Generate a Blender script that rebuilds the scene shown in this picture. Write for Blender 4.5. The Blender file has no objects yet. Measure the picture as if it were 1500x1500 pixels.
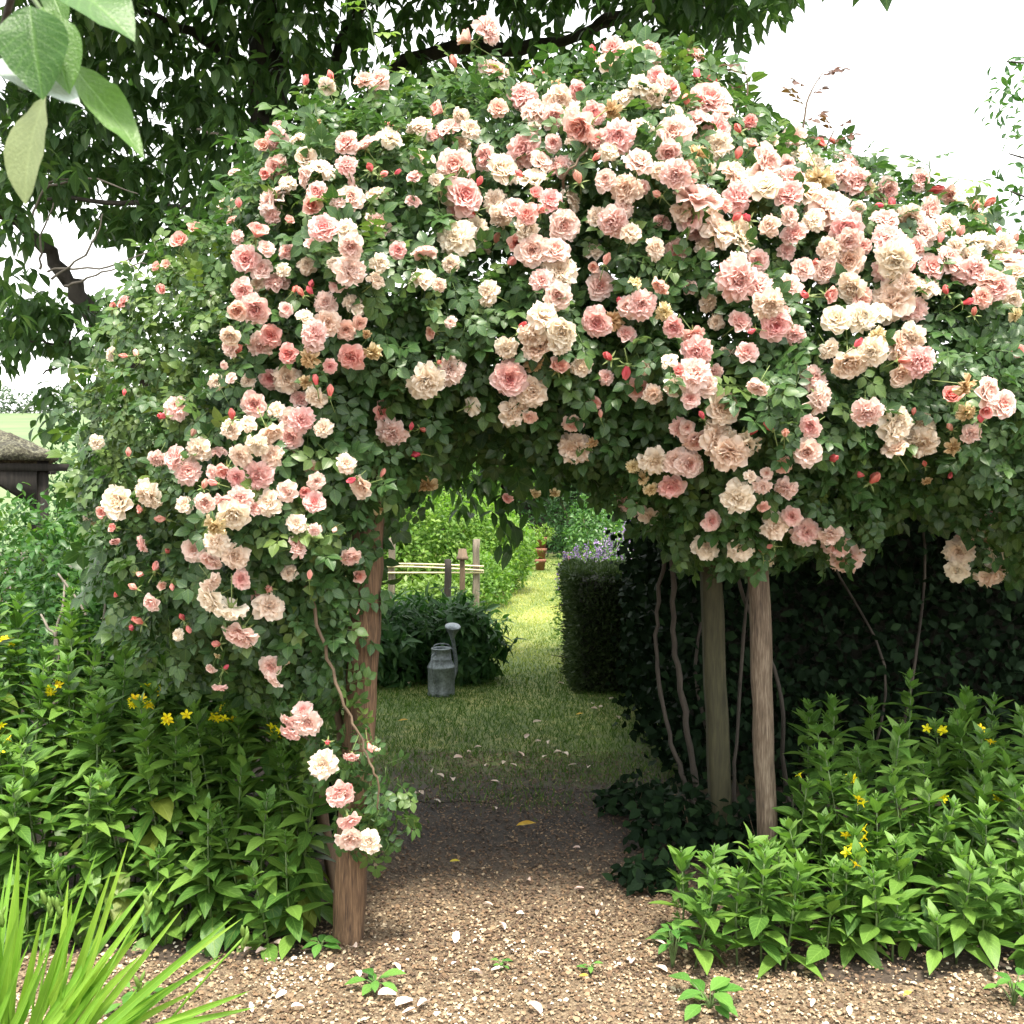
import bpy, math, random
import numpy as np
from mathutils import Vector, Matrix, Quaternion, Euler

# ------------------------------------------------------------------ camera, sky, sun
scene = bpy.context.scene
rng = np.random.default_rng(7)
random.seed(7)
F, CX, HY, CAMH = 1440.0, 750.0, 720.0, 1.65      # focal length in photo pixels, centre, horizon row, eye height

cam = bpy.data.cameras.new('camera'); cam_o = bpy.data.objects.new('camera', cam)
scene.collection.objects.link(cam_o); scene.camera = cam_o
cam_o.location = (0, 0, CAMH); cam_o.rotation_euler = (math.radians(90), 0, 0)
cam.sensor_width = 36; cam.lens = 36 * F / 1500; cam.shift_y = -30 / 1500
cam.clip_start = 0.05; cam.clip_end = 3000
cam.dof.use_dof = True; cam.dof.focus_distance = 4.0; cam.dof.aperture_fstop = 16

SUN_EL, SUN_AZ = math.radians(69), math.radians(166)   # azimuth clockwise from +Y
w = bpy.data.worlds.new('World'); scene.world = w; w.use_nodes = True
nt = w.node_tree; nt.nodes.clear()
sky = nt.nodes.new('ShaderNodeTexSky'); sky.sky_type = 'NISHITA'; sky.sun_disc = False
sky.sun_elevation = SUN_EL; sky.sun_rotation = SUN_AZ; sky.dust_density = 1.2; sky.air_density = 3.0; sky.ozone_density = 1.5
hsv = nt.nodes.new('ShaderNodeHueSaturation'); hsv.inputs['Saturation'].default_value = 0.08
bg = nt.nodes.new('ShaderNodeBackground'); bg.inputs['Strength'].default_value = 0.15
wo = nt.nodes.new('ShaderNodeOutputWorld')
nt.links.new(sky.outputs[0], hsv.inputs['Color']); nt.links.new(hsv.outputs[0], bg.inputs['Color']); nt.links.new(bg.outputs[0], wo.inputs['Surface'])
sl = bpy.data.lights.new('sun', 'SUN'); sl.energy = 2.6; sl.angle = math.radians(8); sl.color = (1.0, 0.93, 0.80)
so = bpy.data.objects.new('sun', sl); scene.collection.objects.link(so)
sd = Vector((math.sin(SUN_AZ) * math.cos(SUN_EL), math.cos(SUN_AZ) * math.cos(SUN_EL), math.sin(SUN_EL)))
so.rotation_euler = sd.to_track_quat('Z', 'Y').to_euler(); so.location = sd * 20
scene.view_settings.view_transform = 'Standard'; scene.view_settings.look = 'None'
scene.view_settings.gamma = 1.0; scene.view_settings.exposure = 1.87
scene.cycles.use_denoising = True; scene.cycles.max_bounces = 7; scene.cycles.diffuse_bounces = 4
scene.cycles.transmission_bounces = 4; scene.cycles.glossy_bounces = 2; scene.cycles.caustics_reflective = False

C = scene.collection
def P(px, py, Y): return np.array(((px - CX) / F * Y, Y, CAMH - (py - HY) / F * Y))
def G(px, py):
    Y = F * CAMH / (py - HY); return np.array(((px - CX) / F * Y, Y, 0.0))

# ------------------------------------------------------------------ materials
def nodes(name):
    m = bpy.data.materials.new(name); m.use_nodes = True
    return m, m.node_tree, m.node_tree.nodes['Principled BSDF'], m.node_tree.nodes['Material Output']
def N(t, kind, **kw):
    n = t.nodes.new(kind)
    for k, v in kw.items(): setattr(n, k, v)
    return n
def math_n(t, op, a, b=None, clamp=False):
    n = t.nodes.new('ShaderNodeMath'); n.operation = op; n.use_clamp = clamp
    for i, v in enumerate((a, b)):
        if v is None: continue
        if isinstance(v, (int, float)): n.inputs[i].default_value = v
        else: t.links.new(v, n.inputs[i])
    return n.outputs[0]
def ramp(t, fac, stops):
    r = t.nodes.new('ShaderNodeValToRGB'); e = r.color_ramp.elements
    while len(e) < len(stops): e.new(0.5)
    for el, (p, c) in zip(e, stops): el.position = p; el.color = (*c, 1)
    t.links.new(fac, r.inputs[0]); return r.outputs[0]
def mixc(t, fac, a, b, mode='MIX'):
    n = t.nodes.new('ShaderNodeMix'); n.data_type = 'RGBA'; n.blend_type = mode
    for s, v in ((n.inputs[0], fac), (n.inputs[6], a), (n.inputs[7], b)):
        if isinstance(v, (int, float)): s.default_value = v
        elif isinstance(v, tuple): s.default_value = (*v, 1)
        else: t.links.new(v, s)
    return n.outputs[2]
def tone_socket(t):
    a = N(t, 'ShaderNodeAttribute', attribute_name='tone'); s = N(t, 'ShaderNodeAttribute', attribute_name='sgl')
    o = N(t, 'ShaderNodeObjectInfo')
    return math_n(t, 'ADD', a.outputs['Fac'], math_n(t, 'MULTIPLY', o.outputs['Random'], s.outputs['Fac']), True)
def finish_leaf(t, b, out, col, trans, rough, spec=0.35):
    t.links.new(col, b.inputs['Base Color']); b.inputs['Roughness'].default_value = rough
    b.inputs['Specular IOR Level'].default_value = spec
    tr = N(t, 'ShaderNodeBsdfTranslucent'); ms = N(t, 'ShaderNodeMixShader'); ms.inputs[0].default_value = trans
    g = mixc(t, 1.0, col, (1.5, 1.7, 0.9), 'MULTIPLY'); t.links.new(g, tr.inputs['Color'])
    t.links.new(b.outputs[0], ms.inputs[1]); t.links.new(tr.outputs[0], ms.inputs[2]); t.links.new(ms.outputs[0], out.inputs[0])
def leaf_mat(name, dark, mid, light, trans=0.28, rough=0.42, veins=9.0, vein_amt=0.25, spec=0.35):
    m, t, b, out = nodes(name)
    tone = tone_socket(t)
    col = ramp(t, tone, [(0.0, dark), (0.5, mid), (1.0, light)])
    uv = N(t, 'ShaderNodeAttribute', attribute_name='luv'); sp = N(t, 'ShaderNodeSeparateXYZ'); t.links.new(uv.outputs['Vector'], sp.inputs[0])
    av = math_n(t, 'ABSOLUTE', sp.outputs[1])
    rib = math_n(t, 'SUBTRACT', 1.0, math_n(t, 'MULTIPLY', av, 9.0), True)
    sv = math_n(t, 'SINE', math_n(t, 'MULTIPLY', math_n(t, 'SUBTRACT', sp.outputs[0], math_n(t, 'MULTIPLY', av, 0.3)), veins * 6.283))
    sv = math_n(t, 'MULTIPLY', math_n(t, 'GREATER_THAN', sv, 0.8), 0.45)
    veinf = math_n(t, 'MULTIPLY', math_n(t, 'MAXIMUM', rib, sv), vein_amt)
    col = mixc(t, veinf, col, tuple(min(1, c * 1.9 + 0.03) for c in light))
    nz = N(t, 'ShaderNodeTexNoise'); nz.inputs['Scale'].default_value = 35; tc = N(t, 'ShaderNodeTexCoord'); t.links.new(tc.outputs['Object'], nz.inputs['Vector'])
    col = mixc(t, math_n(t, 'MULTIPLY', nz.outputs['Fac'], 0.45), col, tuple(c * 0.55 for c in mid))
    finish_leaf(t, b, out, col, trans, rough, spec)
    bp = N(t, 'ShaderNodeBump'); bp.inputs['Strength'].default_value = 0.35; bp.inputs['Distance'].default_value = 0.002
    t.links.new(math_n(t, 'ADD', math_n(t, 'MULTIPLY', veinf, -2.0), nz.outputs['Fac']), bp.inputs['Height']); t.links.new(bp.outputs[0], b.inputs['Normal'])
    return m
def petal_mat(name, center, mid, edge, trans=0.35):
    m, t, b, out = nodes(name)
    g = N(t, 'ShaderNodeAttribute', attribute_name='g'); o = N(t, 'ShaderNodeObjectInfo')
    gg = math_n(t, 'ADD', g.outputs['Fac'], math_n(t, 'MULTIPLY', math_n(t, 'SUBTRACT', o.outputs['Random'], 0.5), 0.5), True)
    col = ramp(t, gg, [(0.0, center), (0.45, mid), (1.0, edge)])
    nz = N(t, 'ShaderNodeTexNoise'); nz.inputs['Scale'].default_value = 4.0; tc = N(t, 'ShaderNodeTexCoord'); t.links.new(tc.outputs['Object'], nz.inputs['Vector'])
    col = mixc(t, math_n(t, 'MULTIPLY', nz.outputs['Fac'], 0.4), col, mid)
    hs = N(t, 'ShaderNodeHueSaturation'); t.links.new(col, hs.inputs['Color'])
    t.links.new(math_n(t, 'ADD', 0.492, math_n(t, 'MULTIPLY', o.outputs['Random'], 0.03)), hs.inputs['Hue'])
    t.links.new(hs.outputs[0], b.inputs['Base Color']); b.inputs['Roughness'].default_value = 0.6
    b.inputs['Specular IOR Level'].default_value = 0.2
    tr = N(t, 'ShaderNodeBsdfTranslucent'); ms = N(t, 'ShaderNodeMixShader'); ms.inputs[0].default_value = trans
    t.links.new(hs.outputs[0], tr.inputs['Color']); t.links.new(b.outputs[0], ms.inputs[1]); t.links.new(tr.outputs[0], ms.inputs[2]); t.links.new(ms.outputs[0], out.inputs[0])
    return m
def rough_mat(name, stops, scale=8.0, stretch=(1, 1, 1), rough=0.85, bump=0.4, dist=0.01, detail=6, metal=0.0, scale2=None):
    m, t, b, out = nodes(name)
    tc = N(t, 'ShaderNodeTexCoord'); mp = N(t, 'ShaderNodeMapping'); mp.inputs['Scale'].default_value = stretch
    t.links.new(tc.outputs['Object'], mp.inputs[0])
    nz = N(t, 'ShaderNodeTexNoise'); nz.inputs['Scale'].default_value = scale; nz.inputs['Detail'].default_value = detail; nz.inputs['Roughness'].default_value = 0.65
    t.links.new(mp.outputs[0], nz.inputs['Vector'])
    fac = nz.outputs['Fac']
    if scale2:
        n2 = N(t, 'ShaderNodeTexNoise'); n2.inputs['Scale'].default_value = scale2; n2.inputs['Detail'].default_value = 3
        t.links.new(mp.outputs[0], n2.inputs['Vector'])
        fac = math_n(t, 'ADD', math_n(t, 'MULTIPLY', fac, 0.55), math_n(t, 'MULTIPLY', n2.outputs['Fac'], 0.45))
    t.links.new(ramp(t, fac, stops), b.inputs['Base Color']); b.inputs['Roughness'].default_value = rough; b.inputs['Metallic'].default_value = metal
    bp = N(t, 'ShaderNodeBump'); bp.inputs['Strength'].default_value = bump; bp.inputs['Distance'].default_value = dist
    t.links.new(fac, bp.inputs['Height']); t.links.new(bp.outputs[0], b.inputs['Normal'])
    return m
def tone_mat(name, stops, rough=0.8):
    m, t, b, out = nodes(name)
    t.links.new(ramp(t, tone_socket(t), stops), b.inputs['Base Color']); b.inputs['Roughness'].default_value = rough
    return m

M = {}
M['rose_leaf'] = leaf_mat('rose_leaf', (0.026, 0.064, 0.022), (0.05, 0.115, 0.03), (0.14, 0.2, 0.045), 0.25, 0.38, 6)
M['cherry_leaf'] = leaf_mat('cherry_leaf', (0.042, 0.092, 0.036), (0.072, 0.14, 0.046), (0.14, 0.22, 0.06), 0.46, 0.42, 8)
M['yew'] = leaf_mat('yew', (0.03, 0.05, 0.02), (0.05, 0.08, 0.028), (0.09, 0.12, 0.04), 0.15, 0.55, 3, 0.0, 0.15)
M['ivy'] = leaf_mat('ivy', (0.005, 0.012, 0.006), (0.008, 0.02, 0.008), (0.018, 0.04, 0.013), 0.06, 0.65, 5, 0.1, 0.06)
M['privet'] = leaf_mat('privet', (0.024, 0.08, 0.02), (0.045, 0.13, 0.026), (0.11, 0.22, 0.04), 0.28, 0.38, 6)
M['loose'] = leaf_mat('loose', (0.038, 0.1, 0.018), (0.078, 0.17, 0.026), (0.155, 0.27, 0.045), 0.25, 0.45, 7, 0.3)
M['loose_low'] = leaf_mat('loose_low', (0.03, 0.1, 0.02), (0.07, 0.165, 0.025), (0.17, 0.2, 0.03), 0.22, 0.45, 7, 0.3)
M['bush'] = leaf_mat('bush', (0.05, 0.13, 0.02), (0.11, 0.22, 0.03), (0.24, 0.36, 0.06), 0.4, 0.5, 4, 0.0)
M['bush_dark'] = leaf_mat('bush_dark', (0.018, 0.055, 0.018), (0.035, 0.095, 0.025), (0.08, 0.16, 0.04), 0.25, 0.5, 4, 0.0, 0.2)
M['far'] = leaf_mat('far', (0.05, 0.085, 0.05), (0.075, 0.12, 0.07), (0.12, 0.16, 0.08), 0.2, 0.7, 2, 0.0)
M['daylily'] = leaf_mat('daylily', (0.1, 0.24, 0.025), (0.17, 0.34, 0.035), (0.27, 0.42, 0.06), 0.35, 0.4, 0.0, 0.3)
M['apple_back'] = leaf_mat('apple_back', (0.3, 0.37, 0.34), (0.38, 0.45, 0.42), (0.45, 0.52, 0.5), 0.2, 0.6, 9, 0.15)
M['apple'] = leaf_mat('apple', (0.035, 0.1, 0.02), (0.06, 0.15, 0.026), (0.11, 0.22, 0.035), 0.3, 0.42, 9, 0.3)
M['apple_pale'] = leaf_mat('apple_pale', (0.2, 0.26, 0.12), (0.26, 0.32, 0.16), (0.33, 0.38, 0.22), 0.3, 0.6, 9, 0.2)
M['red_leaf'] = leaf_mat('red_leaf', (0.06, 0.03, 0.022), (0.1, 0.045, 0.032), (0.14, 0.07, 0.035), 0.2, 0.4, 5)
M['lime'] = leaf_mat('lime', (0.08, 0.16, 0.025), (0.13, 0.22, 0.035), (0.2, 0.29, 0.06), 0.3, 0.45, 5)
M['weed'] = leaf_mat('weed', (0.04, 0.13, 0.02), (0.07, 0.19, 0.03), (0.13, 0.27, 0.05), 0.2, 0.45, 6)
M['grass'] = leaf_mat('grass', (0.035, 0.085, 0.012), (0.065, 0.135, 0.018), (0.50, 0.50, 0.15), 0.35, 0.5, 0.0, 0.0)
M['petal_P'] = petal_mat('petal_pink', (0.89, 0.36, 0.35), (0.93, 0.58, 0.53), (0.95, 0.79, 0.745), 0.42)
M['petal_C'] = petal_mat('petal_cream', (0.92, 0.62, 0.44), (0.94, 0.76, 0.62), (0.96, 0.87, 0.77), 0.42)
M['petal_S'] = petal_mat('petal_salmon', (0.86, 0.29, 0.25), (0.90, 0.48, 0.42), (0.93, 0.68, 0.62), 0.4)
M['petal_R'] = petal_mat('petal_bud', (0.66, 0.08, 0.11), (0.76, 0.16, 0.18), (0.86, 0.40, 0.38), 0.25)
M['petal_F'] = petal_mat('petal_faded', (0.42, 0.23, 0.08), (0.62, 0.43, 0.22), (0.80, 0.66, 0.44), 0.3)
M['petal_fallen'] = petal_mat('petal_fallen', (0.62, 0.42, 0.35), (0.7, 0.54, 0.47), (0.78, 0.67, 0.6), 0.2)
M['yellow_leaf'] = petal_mat('yellow_leaf', (0.45, 0.28, 0.04), (0.55, 0.38, 0.05), (0.6, 0.46, 0.1), 0.2)
M['yellow'] = petal_mat('yellow_petal', (0.75, 0.5, 0.01), (0.85, 0.68, 0.015), (0.88, 0.74, 0.03), 0.25)
M['purple'] = tone_mat('purple_flower', [(0, (0.16, 0.1, 0.28)), (0.5, (0.3, 0.2, 0.42)), (1, (0.5, 0.38, 0.58))])
M['sepal'] = rough_mat('sepal', [(0.3, (0.10, 0.17, 0.04)), (0.7, (0.20, 0.24, 0.07))], 30, rough=0.5)
M['stem'] = rough_mat('green_stem', [(0.3, (0.05, 0.1, 0.025)), (0.7, (0.1, 0.14, 0.045))], 12, rough=0.6)
M['cane'] = rough_mat('rose_cane', [(0.25, (0.06, 0.04, 0.024)), (0.75, (0.17, 0.115, 0.07))], 25, (1, 1, .3), rough=0.75, bump=0.6)
M['bark'] = rough_mat('bark', [(0.25, (0.022, 0.018, 0.015)), (0.75, (0.085, 0.07, 0.055))], 14, (1, 1, .35), bump=0.9, dist=0.02)
M['twig'] = rough_mat('twig', [(0.25, (0.10, 0.085, 0.07)), (0.75, (0.24, 0.21, 0.17))], 20)
M['timber'] = rough_mat('split_timber', [(0.36, (0.035, 0.02, 0.011)), (0.5, (0.105, 0.06, 0.031)), (0.64, (0.2, 0.122, 0.066))], 9, (5, 5, .35), bump=0.9, dist=0.012, scale2=40)
M['round_post'] = rough_mat('weathered_round_post', [(0.36, (0.04, 0.027, 0.018)), (0.5, (0.105, 0.075, 0.05)), (0.64, (0.2, 0.158, 0.115))], 8, (4, 4, .4), bump=0.7, dist=0.008, scale2=45)
M['green_post'] = rough_mat('algae_post', [(0.35, (0.02, 0.019, 0.008)), (0.65, (0.06, 0.056, 0.026))], 8, (4, 4, .4), bump=0.5, scale2=30)
M['grey_wood'] = rough_mat('grey_wood', [(0.38, (0.075, 0.062, 0.046)), (0.62, (0.22, 0.185, 0.14))], 8, (5, 5, .4), bump=0.7, scale2=30)
M['dark_wood'] = rough_mat('dark_wood', [(0.35, (0.014, 0.012, 0.010)), (0.65, (0.038, 0.03, 0.025))], 10, (4, 4, .4), bump=0.6)
M['bamboo'] = rough_mat('bamboo', [(0.25, (0.4, 0.33, 0.2)), (0.75, (0.62, 0.55, 0.38))], 10, rough=0.5, bump=0.2)
M['terracotta'] = rough_mat('terracotta', [(0.35, (0.16, 0.062, 0.04)), (0.65, (0.32, 0.14, 0.095))], 12, bump=0.3, scale2=50)
M['zinc'] = rough_mat('zinc', [(0.36, (0.11, 0.13, 0.14)), (0.64, (0.32, 0.36, 0.38))], 9, rough=0.5, bump=0.15, metal=0.55, scale2=60)
M['thatch'] = rough_mat('mossy_thatch', [(0.4, (0.03, 0.027, 0.018)), (0.5, (0.09, 0.082, 0.055)), (0.6, (0.22, 0.215, 0.14))], 14, bump=1.0, dist=0.05, scale2=45)
M['soil'] = rough_mat('soil', [(0.35, (0.025, 0.017, 0.011)), (0.5, (0.045, 0.031, 0.021)), (0.65, (0.085, 0.062, 0.042))], 6, bump=0.8, dist=0.02, scale2=70)
M['core'] = rough_mat('twig_core', [(0.3, (0.012, 0.014, 0.008)), (0.7, (0.03, 0.03, 0.018))], 20, bump=1.0, dist=0.05)
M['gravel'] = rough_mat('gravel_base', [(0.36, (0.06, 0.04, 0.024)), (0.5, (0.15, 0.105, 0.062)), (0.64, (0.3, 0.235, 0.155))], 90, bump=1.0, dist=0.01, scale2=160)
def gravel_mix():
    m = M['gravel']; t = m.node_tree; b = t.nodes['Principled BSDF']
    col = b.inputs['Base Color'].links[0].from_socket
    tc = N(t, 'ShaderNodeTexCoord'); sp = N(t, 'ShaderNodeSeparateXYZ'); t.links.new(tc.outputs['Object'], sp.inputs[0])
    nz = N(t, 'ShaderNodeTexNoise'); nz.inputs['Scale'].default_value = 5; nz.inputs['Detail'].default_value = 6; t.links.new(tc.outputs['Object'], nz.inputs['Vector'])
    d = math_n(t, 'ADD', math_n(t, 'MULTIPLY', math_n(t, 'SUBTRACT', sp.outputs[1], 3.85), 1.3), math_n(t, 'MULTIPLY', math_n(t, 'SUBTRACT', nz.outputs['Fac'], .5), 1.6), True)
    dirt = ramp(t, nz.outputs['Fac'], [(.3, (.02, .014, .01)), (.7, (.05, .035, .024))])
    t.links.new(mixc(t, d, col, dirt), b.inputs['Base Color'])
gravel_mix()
M['pebble'] = tone_mat('pebble', [(0.0, (0.05, 0.03, 0.018)), (0.35, (0.145, 0.088, 0.046)), (0.6, (0.28, 0.2, 0.12)), (0.83, (0.43, 0.35, 0.24)), (1.0, (0.62, 0.56, 0.46))], 0.75)
M['litter'] = tone_mat('litter', [(0.0, (0.045, 0.028, 0.018)), (0.5, (0.12, 0.07, 0.04)), (0.85, (0.24, 0.16, 0.09)), (1.0, (0.42, 0.33, 0.2))], 0.8)
M['lawn'] = rough_mat('lawn', [(0.35, (0.05, 0.09, 0.015)), (0.5, (0.11, 0.15, 0.028)), (0.62, (0.26, 0.26, 0.08))], 1.1, (1.0, .55, 1), bump=0.6, dist=0.02, scale2=25)
def lawn_mix():
    m = M['lawn']; t = m.node_tree; b = t.nodes['Principled BSDF']; col = b.inputs['Base Color'].links[0].from_socket
    tc = N(t, 'ShaderNodeTexCoord'); sp = N(t, 'ShaderNodeSeparateXYZ'); t.links.new(tc.outputs['Object'], sp.inputs[0])
    nz = N(t, 'ShaderNodeTexNoise'); nz.inputs['Scale'].default_value = 4; nz.inputs['Detail'].default_value = 7; t.links.new(tc.outputs['Object'], nz.inputs['Vector'])
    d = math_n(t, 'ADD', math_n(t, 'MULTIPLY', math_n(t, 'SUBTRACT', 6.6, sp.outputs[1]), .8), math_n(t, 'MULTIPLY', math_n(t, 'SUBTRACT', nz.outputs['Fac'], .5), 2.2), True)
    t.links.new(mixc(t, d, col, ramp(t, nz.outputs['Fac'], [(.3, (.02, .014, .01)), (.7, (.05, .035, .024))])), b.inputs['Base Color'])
lawn_mix()
M['field'] = rough_mat('field', [(0.3, (0.06, 0.11, 0.035)), (0.7, (0.12, 0.165, 0.06))], 0.05, bump=0.1)

# ------------------------------------------------------------------ mesh helpers
def raw_mesh(name, V, T, attrs=None, mats=(), mat_idx=None, smooth=True):
    V = np.asarray(V, np.float32); T = np.asarray(T, np.int32)
    me = bpy.data.meshes.new(name)
    me.vertices.add(len(V)); me.vertices.foreach_set('co', V.ravel())
    me.loops.add(T.size); me.loops.foreach_set('vertex_index', T.ravel())
    me.polygons.add(len(T)); me.polygons.foreach_set('loop_start', np.arange(0, T.size, 3, dtype=np.int32))
    if smooth: me.polygons.foreach_set('use_smooth', np.ones(len(T), bool))
    for k, v in (attrs or {}).items():
        v = np.asarray(v, np.float32)
        if v.ndim == 2:
            a = me.attributes.new(k, 'FLOAT_VECTOR', 'POINT'); a.data.foreach_set('vector', v.ravel())
        else:
            a = me.attributes.new(k, 'FLOAT', 'POINT'); a.data.foreach_set('value', v)
    for m in mats: me.materials.append(m)
    if mat_idx is not None: me.polygons.foreach_set('material_index', np.asarray(mat_idx, np.int32))
    me.update(calc_edges=True); me.validate()
    return me
def link(name, me, parent=None, kind=None, label=None, cat=None, group=None):
    o = bpy.data.objects.new(name, me); C.objects.link(o)
    if parent is not None: o.parent = parent
    if kind: o['kind'] = kind
    if label: o['label'] = label
    if cat: o['category'] = cat
    if group: o['group'] = group
    return o
def thing(name, label, cat, loc=(0, 0, 0), group=None):
    o = link(name, None, None, None, label, cat, group); o.location = tuple(float(v) for v in loc); return o
def frames(pos, fwd, nrm, scale):
    """matrices (K,3,4): local +Y = leaf length direction, +Z = upper side"""
    fwd = fwd / (np.linalg.norm(fwd, axis=1, keepdims=True) + 1e-9)
    x = np.cross(fwd, nrm); x /= (np.linalg.norm(x, axis=1, keepdims=True) + 1e-9)
    z = np.cross(x, fwd)
    s = np.broadcast_to(np.asarray(scale, float).reshape(-1, 1) if np.ndim(scale) else np.full((1, 1), scale), (len(pos), 1))
    return np.stack([x * s, fwd * s, z * s, pos], axis=2)
class Tmpl:
    def __init__(s, V, T, luv=None): s.V = np.asarray(V, float); s.T = np.asarray(T, int); s.luv = np.zeros((len(s.V), 3)) if luv is None else np.asarray(luv, float)
def leaf(L=1.0, W=0.5, rows=3, fold=0.18, curl=0.2, peak=0.45, ruff=0.0, seed=0, power=1.0):
    r = random.Random(seed); V = [(0, 0, 0)]; uv = [(0, 0, 0)]; T = []
    for i in range(1, rows + 1):
        t = i / (rows + 1); k = t / peak if t < peak else (1 - t) / (1 - peak)
        hw = W / 2 * max(0, math.sin(min(1, k) * math.pi / 2)) ** power
        zc = -curl * t * t * L; up = fold * hw * 2
        for sgn in (-1, 0, 1):
            V.append((sgn * hw, t * L, zc + (up if sgn else 0) + (r.uniform(-ruff, ruff) if sgn else 0))); uv.append((t, sgn, 0))
    V.append((0, L, -curl * L)); uv.append((1, 0, 0)); n = len(V)
    T += [(0, 2, 1), (0, 3, 2)]
    for i in range(rows - 1):
        a = 1 + 3 * i; b = a + 3
        T += [(a, a + 1, b + 1), (a, b + 1, b), (a + 1, a + 2, b + 2), (a + 1, b + 2, b + 1)]
    a = 1 + 3 * (rows - 1); T += [(a, a + 1, n - 1), (a + 1, a + 2, n - 1)]
    return Tmpl(V, T, uv)
def merge(parts):
    V, T, U, off = [], [], [], 0
    for tm, Mx in parts:
        V.append(tm.V @ Mx[:, :3].T + Mx[:, 3]); T.append(tm.T + off); U.append(tm.luv); off += len(tm.V)
    return Tmpl(np.vstack(V), np.vstack(T), np.vstack(U))
def fr1(pos, fwd, nrm, s): return frames(np.array([pos], float), np.array([fwd], float), np.array([nrm], float), s)[0]
def tube_tmpl(pts, radii, seg=5):
    pts = [np.asarray(p, float) for p in pts]; V, T = [], []; prev = None
    for i, p in enumerate(pts):
        d = pts[min(i + 1, len(pts) - 1)] - pts[max(i - 1, 0)]; d = d / (np.linalg.norm(d) + 1e-9)
        if prev is None:
            a = np.cross(d, (0, 0, 1.0)); a = np.cross(d, (1.0, 0, 0)) if np.linalg.norm(a) < 0.1 else a
        else: a = prev - d * np.dot(prev, d)
        a = a / np.linalg.norm(a); prev = a; b = np.cross(d, a)
        for k in range(seg):
            th = 2 * math.pi * k / seg; V.append(p + radii[i] * (math.cos(th) * a + math.sin(th) * b))
    for i in range(len(pts) - 1):
        for k in range(seg):
            q = i * seg + k; q2 = i * seg + (k + 1) % seg
            T += [(q, q2, q2 + seg), (q, q2 + seg, q + seg)]
    n = len(V); V.append(pts[0]); V.append(pts[-1])
    for k in range(seg):
        T.append((n, (k + 1) % seg, k)); e = (len(pts) - 1) * seg; T.append((n + 1, e + k, e + (k + 1) % seg))
    return Tmpl(V, T)
def smooth_path(pts, n=5):
    pts = [np.asarray(p, float) for p in pts]; out = []
    for i in range(len(pts) - 1):
        p0, p1, p2, p3 = pts[max(i - 1, 0)], pts[i], pts[i + 1], pts[min(i + 2, len(pts) - 1)]
        for k in range(n):
            t = k / n
            out.append(0.5 * ((2 * p1) + (-p0 + p2) * t + (2 * p0 - 5 * p1 + 4 * p2 - p3) * t * t + (-p0 + 3 * p1 - 3 * p2 + p3) * t ** 3))
    return out + [pts[-1]]
def tube(name, pts, r0, r1, mat, parent, seg=6, n=5, kind=None, wob=0.0):
    pp = smooth_path(pts, n); R = [r0 + (r1 - r0) * i / (len(pp) - 1) for i in range(len(pp))]
    if wob: pp = [p + rng.normal(0, wob, 3) for p in pp]; R = [r * random.uniform(.88, 1.14) for r in R]
    tm = tube_tmpl(pp, R, seg)
    return link(name, raw_mesh(name, tm.V, tm.T, mats=[mat]), parent, kind)
def tm_obj(name, tm, mat, parent=None, smooth=True, kind=None, attrs=None):
    return link(name, raw_mesh(name, tm.V, tm.T, attrs=attrs, mats=[mat], smooth=smooth), parent, kind)
def scatter_mesh(name, tmpls, choice, Mx, tone, mat, smooth=True):
    V, T, U, To, off = [], [], [], [], 0
    for i, tm in enumerate(tmpls):
        sel = np.where(choice == i)[0]
        if not len(sel): continue
        A = Mx[sel]; v = np.einsum('kij,nj->kni', A[:, :, :3], tm.V) + A[:, None, :, 3]
        n = len(tm.V); V.append(v.reshape(-1, 3)); k = len(sel)
        T.append((tm.T[None] + (np.arange(k) * n)[:, None, None] + off).reshape(-1, 3))
        U.append(np.tile(tm.luv, (k, 1))); To.append(np.repeat(tone[sel], n)); off += k * n
    return raw_mesh(name, np.vstack(V), np.vstack(T), {'tone': np.concatenate(To), 'luv': np.vstack(U)}, [mat], smooth=smooth)
def single_meshes(name, tmpls, mat):
    return [raw_mesh(name, t.V, t.T, {'sgl': np.ones(len(t.V)), 'luv': t.luv}, [mat]) for t in tmpls]
def to_m4(A): return Matrix(((*A[0],), (*A[1],), (*A[2],), (0, 0, 0, 1)))
def foliage(parent, tmpls, Mx, tone, mat, n_single=0, leafname='leaf', stuffname='foliage', score=None, local=None):
    """Mx in world; parent sits unrotated at its location"""
    off = np.array(parent.location); Mx = Mx.copy(); Mx[:, :, 3] -= off
    ch = rng.integers(0, len(tmpls), len(Mx)); rest = np.arange(len(Mx))
    if n_single:
        sc = score if score is not None else -(Mx[:, 1, 3])
        order = np.argsort(-sc); sing = order[:n_single]; rest = order[n_single:]
        ms = single_meshes(leafname, tmpls, mat)
        for i in sing:
            o = link(leafname, ms[ch[i]], parent); o.matrix_local = to_m4(Mx[i])
    if len(rest):
        o = link(stuffname, scatter_mesh(stuffname, tmpls, ch[rest], Mx[rest], tone[rest], mat), parent, 'stuff')
    return
def unit(v): return v / (np.linalg.norm(v, axis=-1, keepdims=True) + 1e-9)
def lathe(profile, seg=24):
    V, T = [], []
    for r, z in profile:
        for k in range(seg): V.append((r * math.cos(2 * math.pi * k / seg), r * math.sin(2 * math.pi * k / seg), z))
    for i in range(len(profile) - 1):
        for k in range(seg):
            a = i * seg + k; b = i * seg + (k + 1) % seg; T += [(a, b, b + seg), (a, b + seg, a + seg)]
    return Tmpl(V, T)
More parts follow.
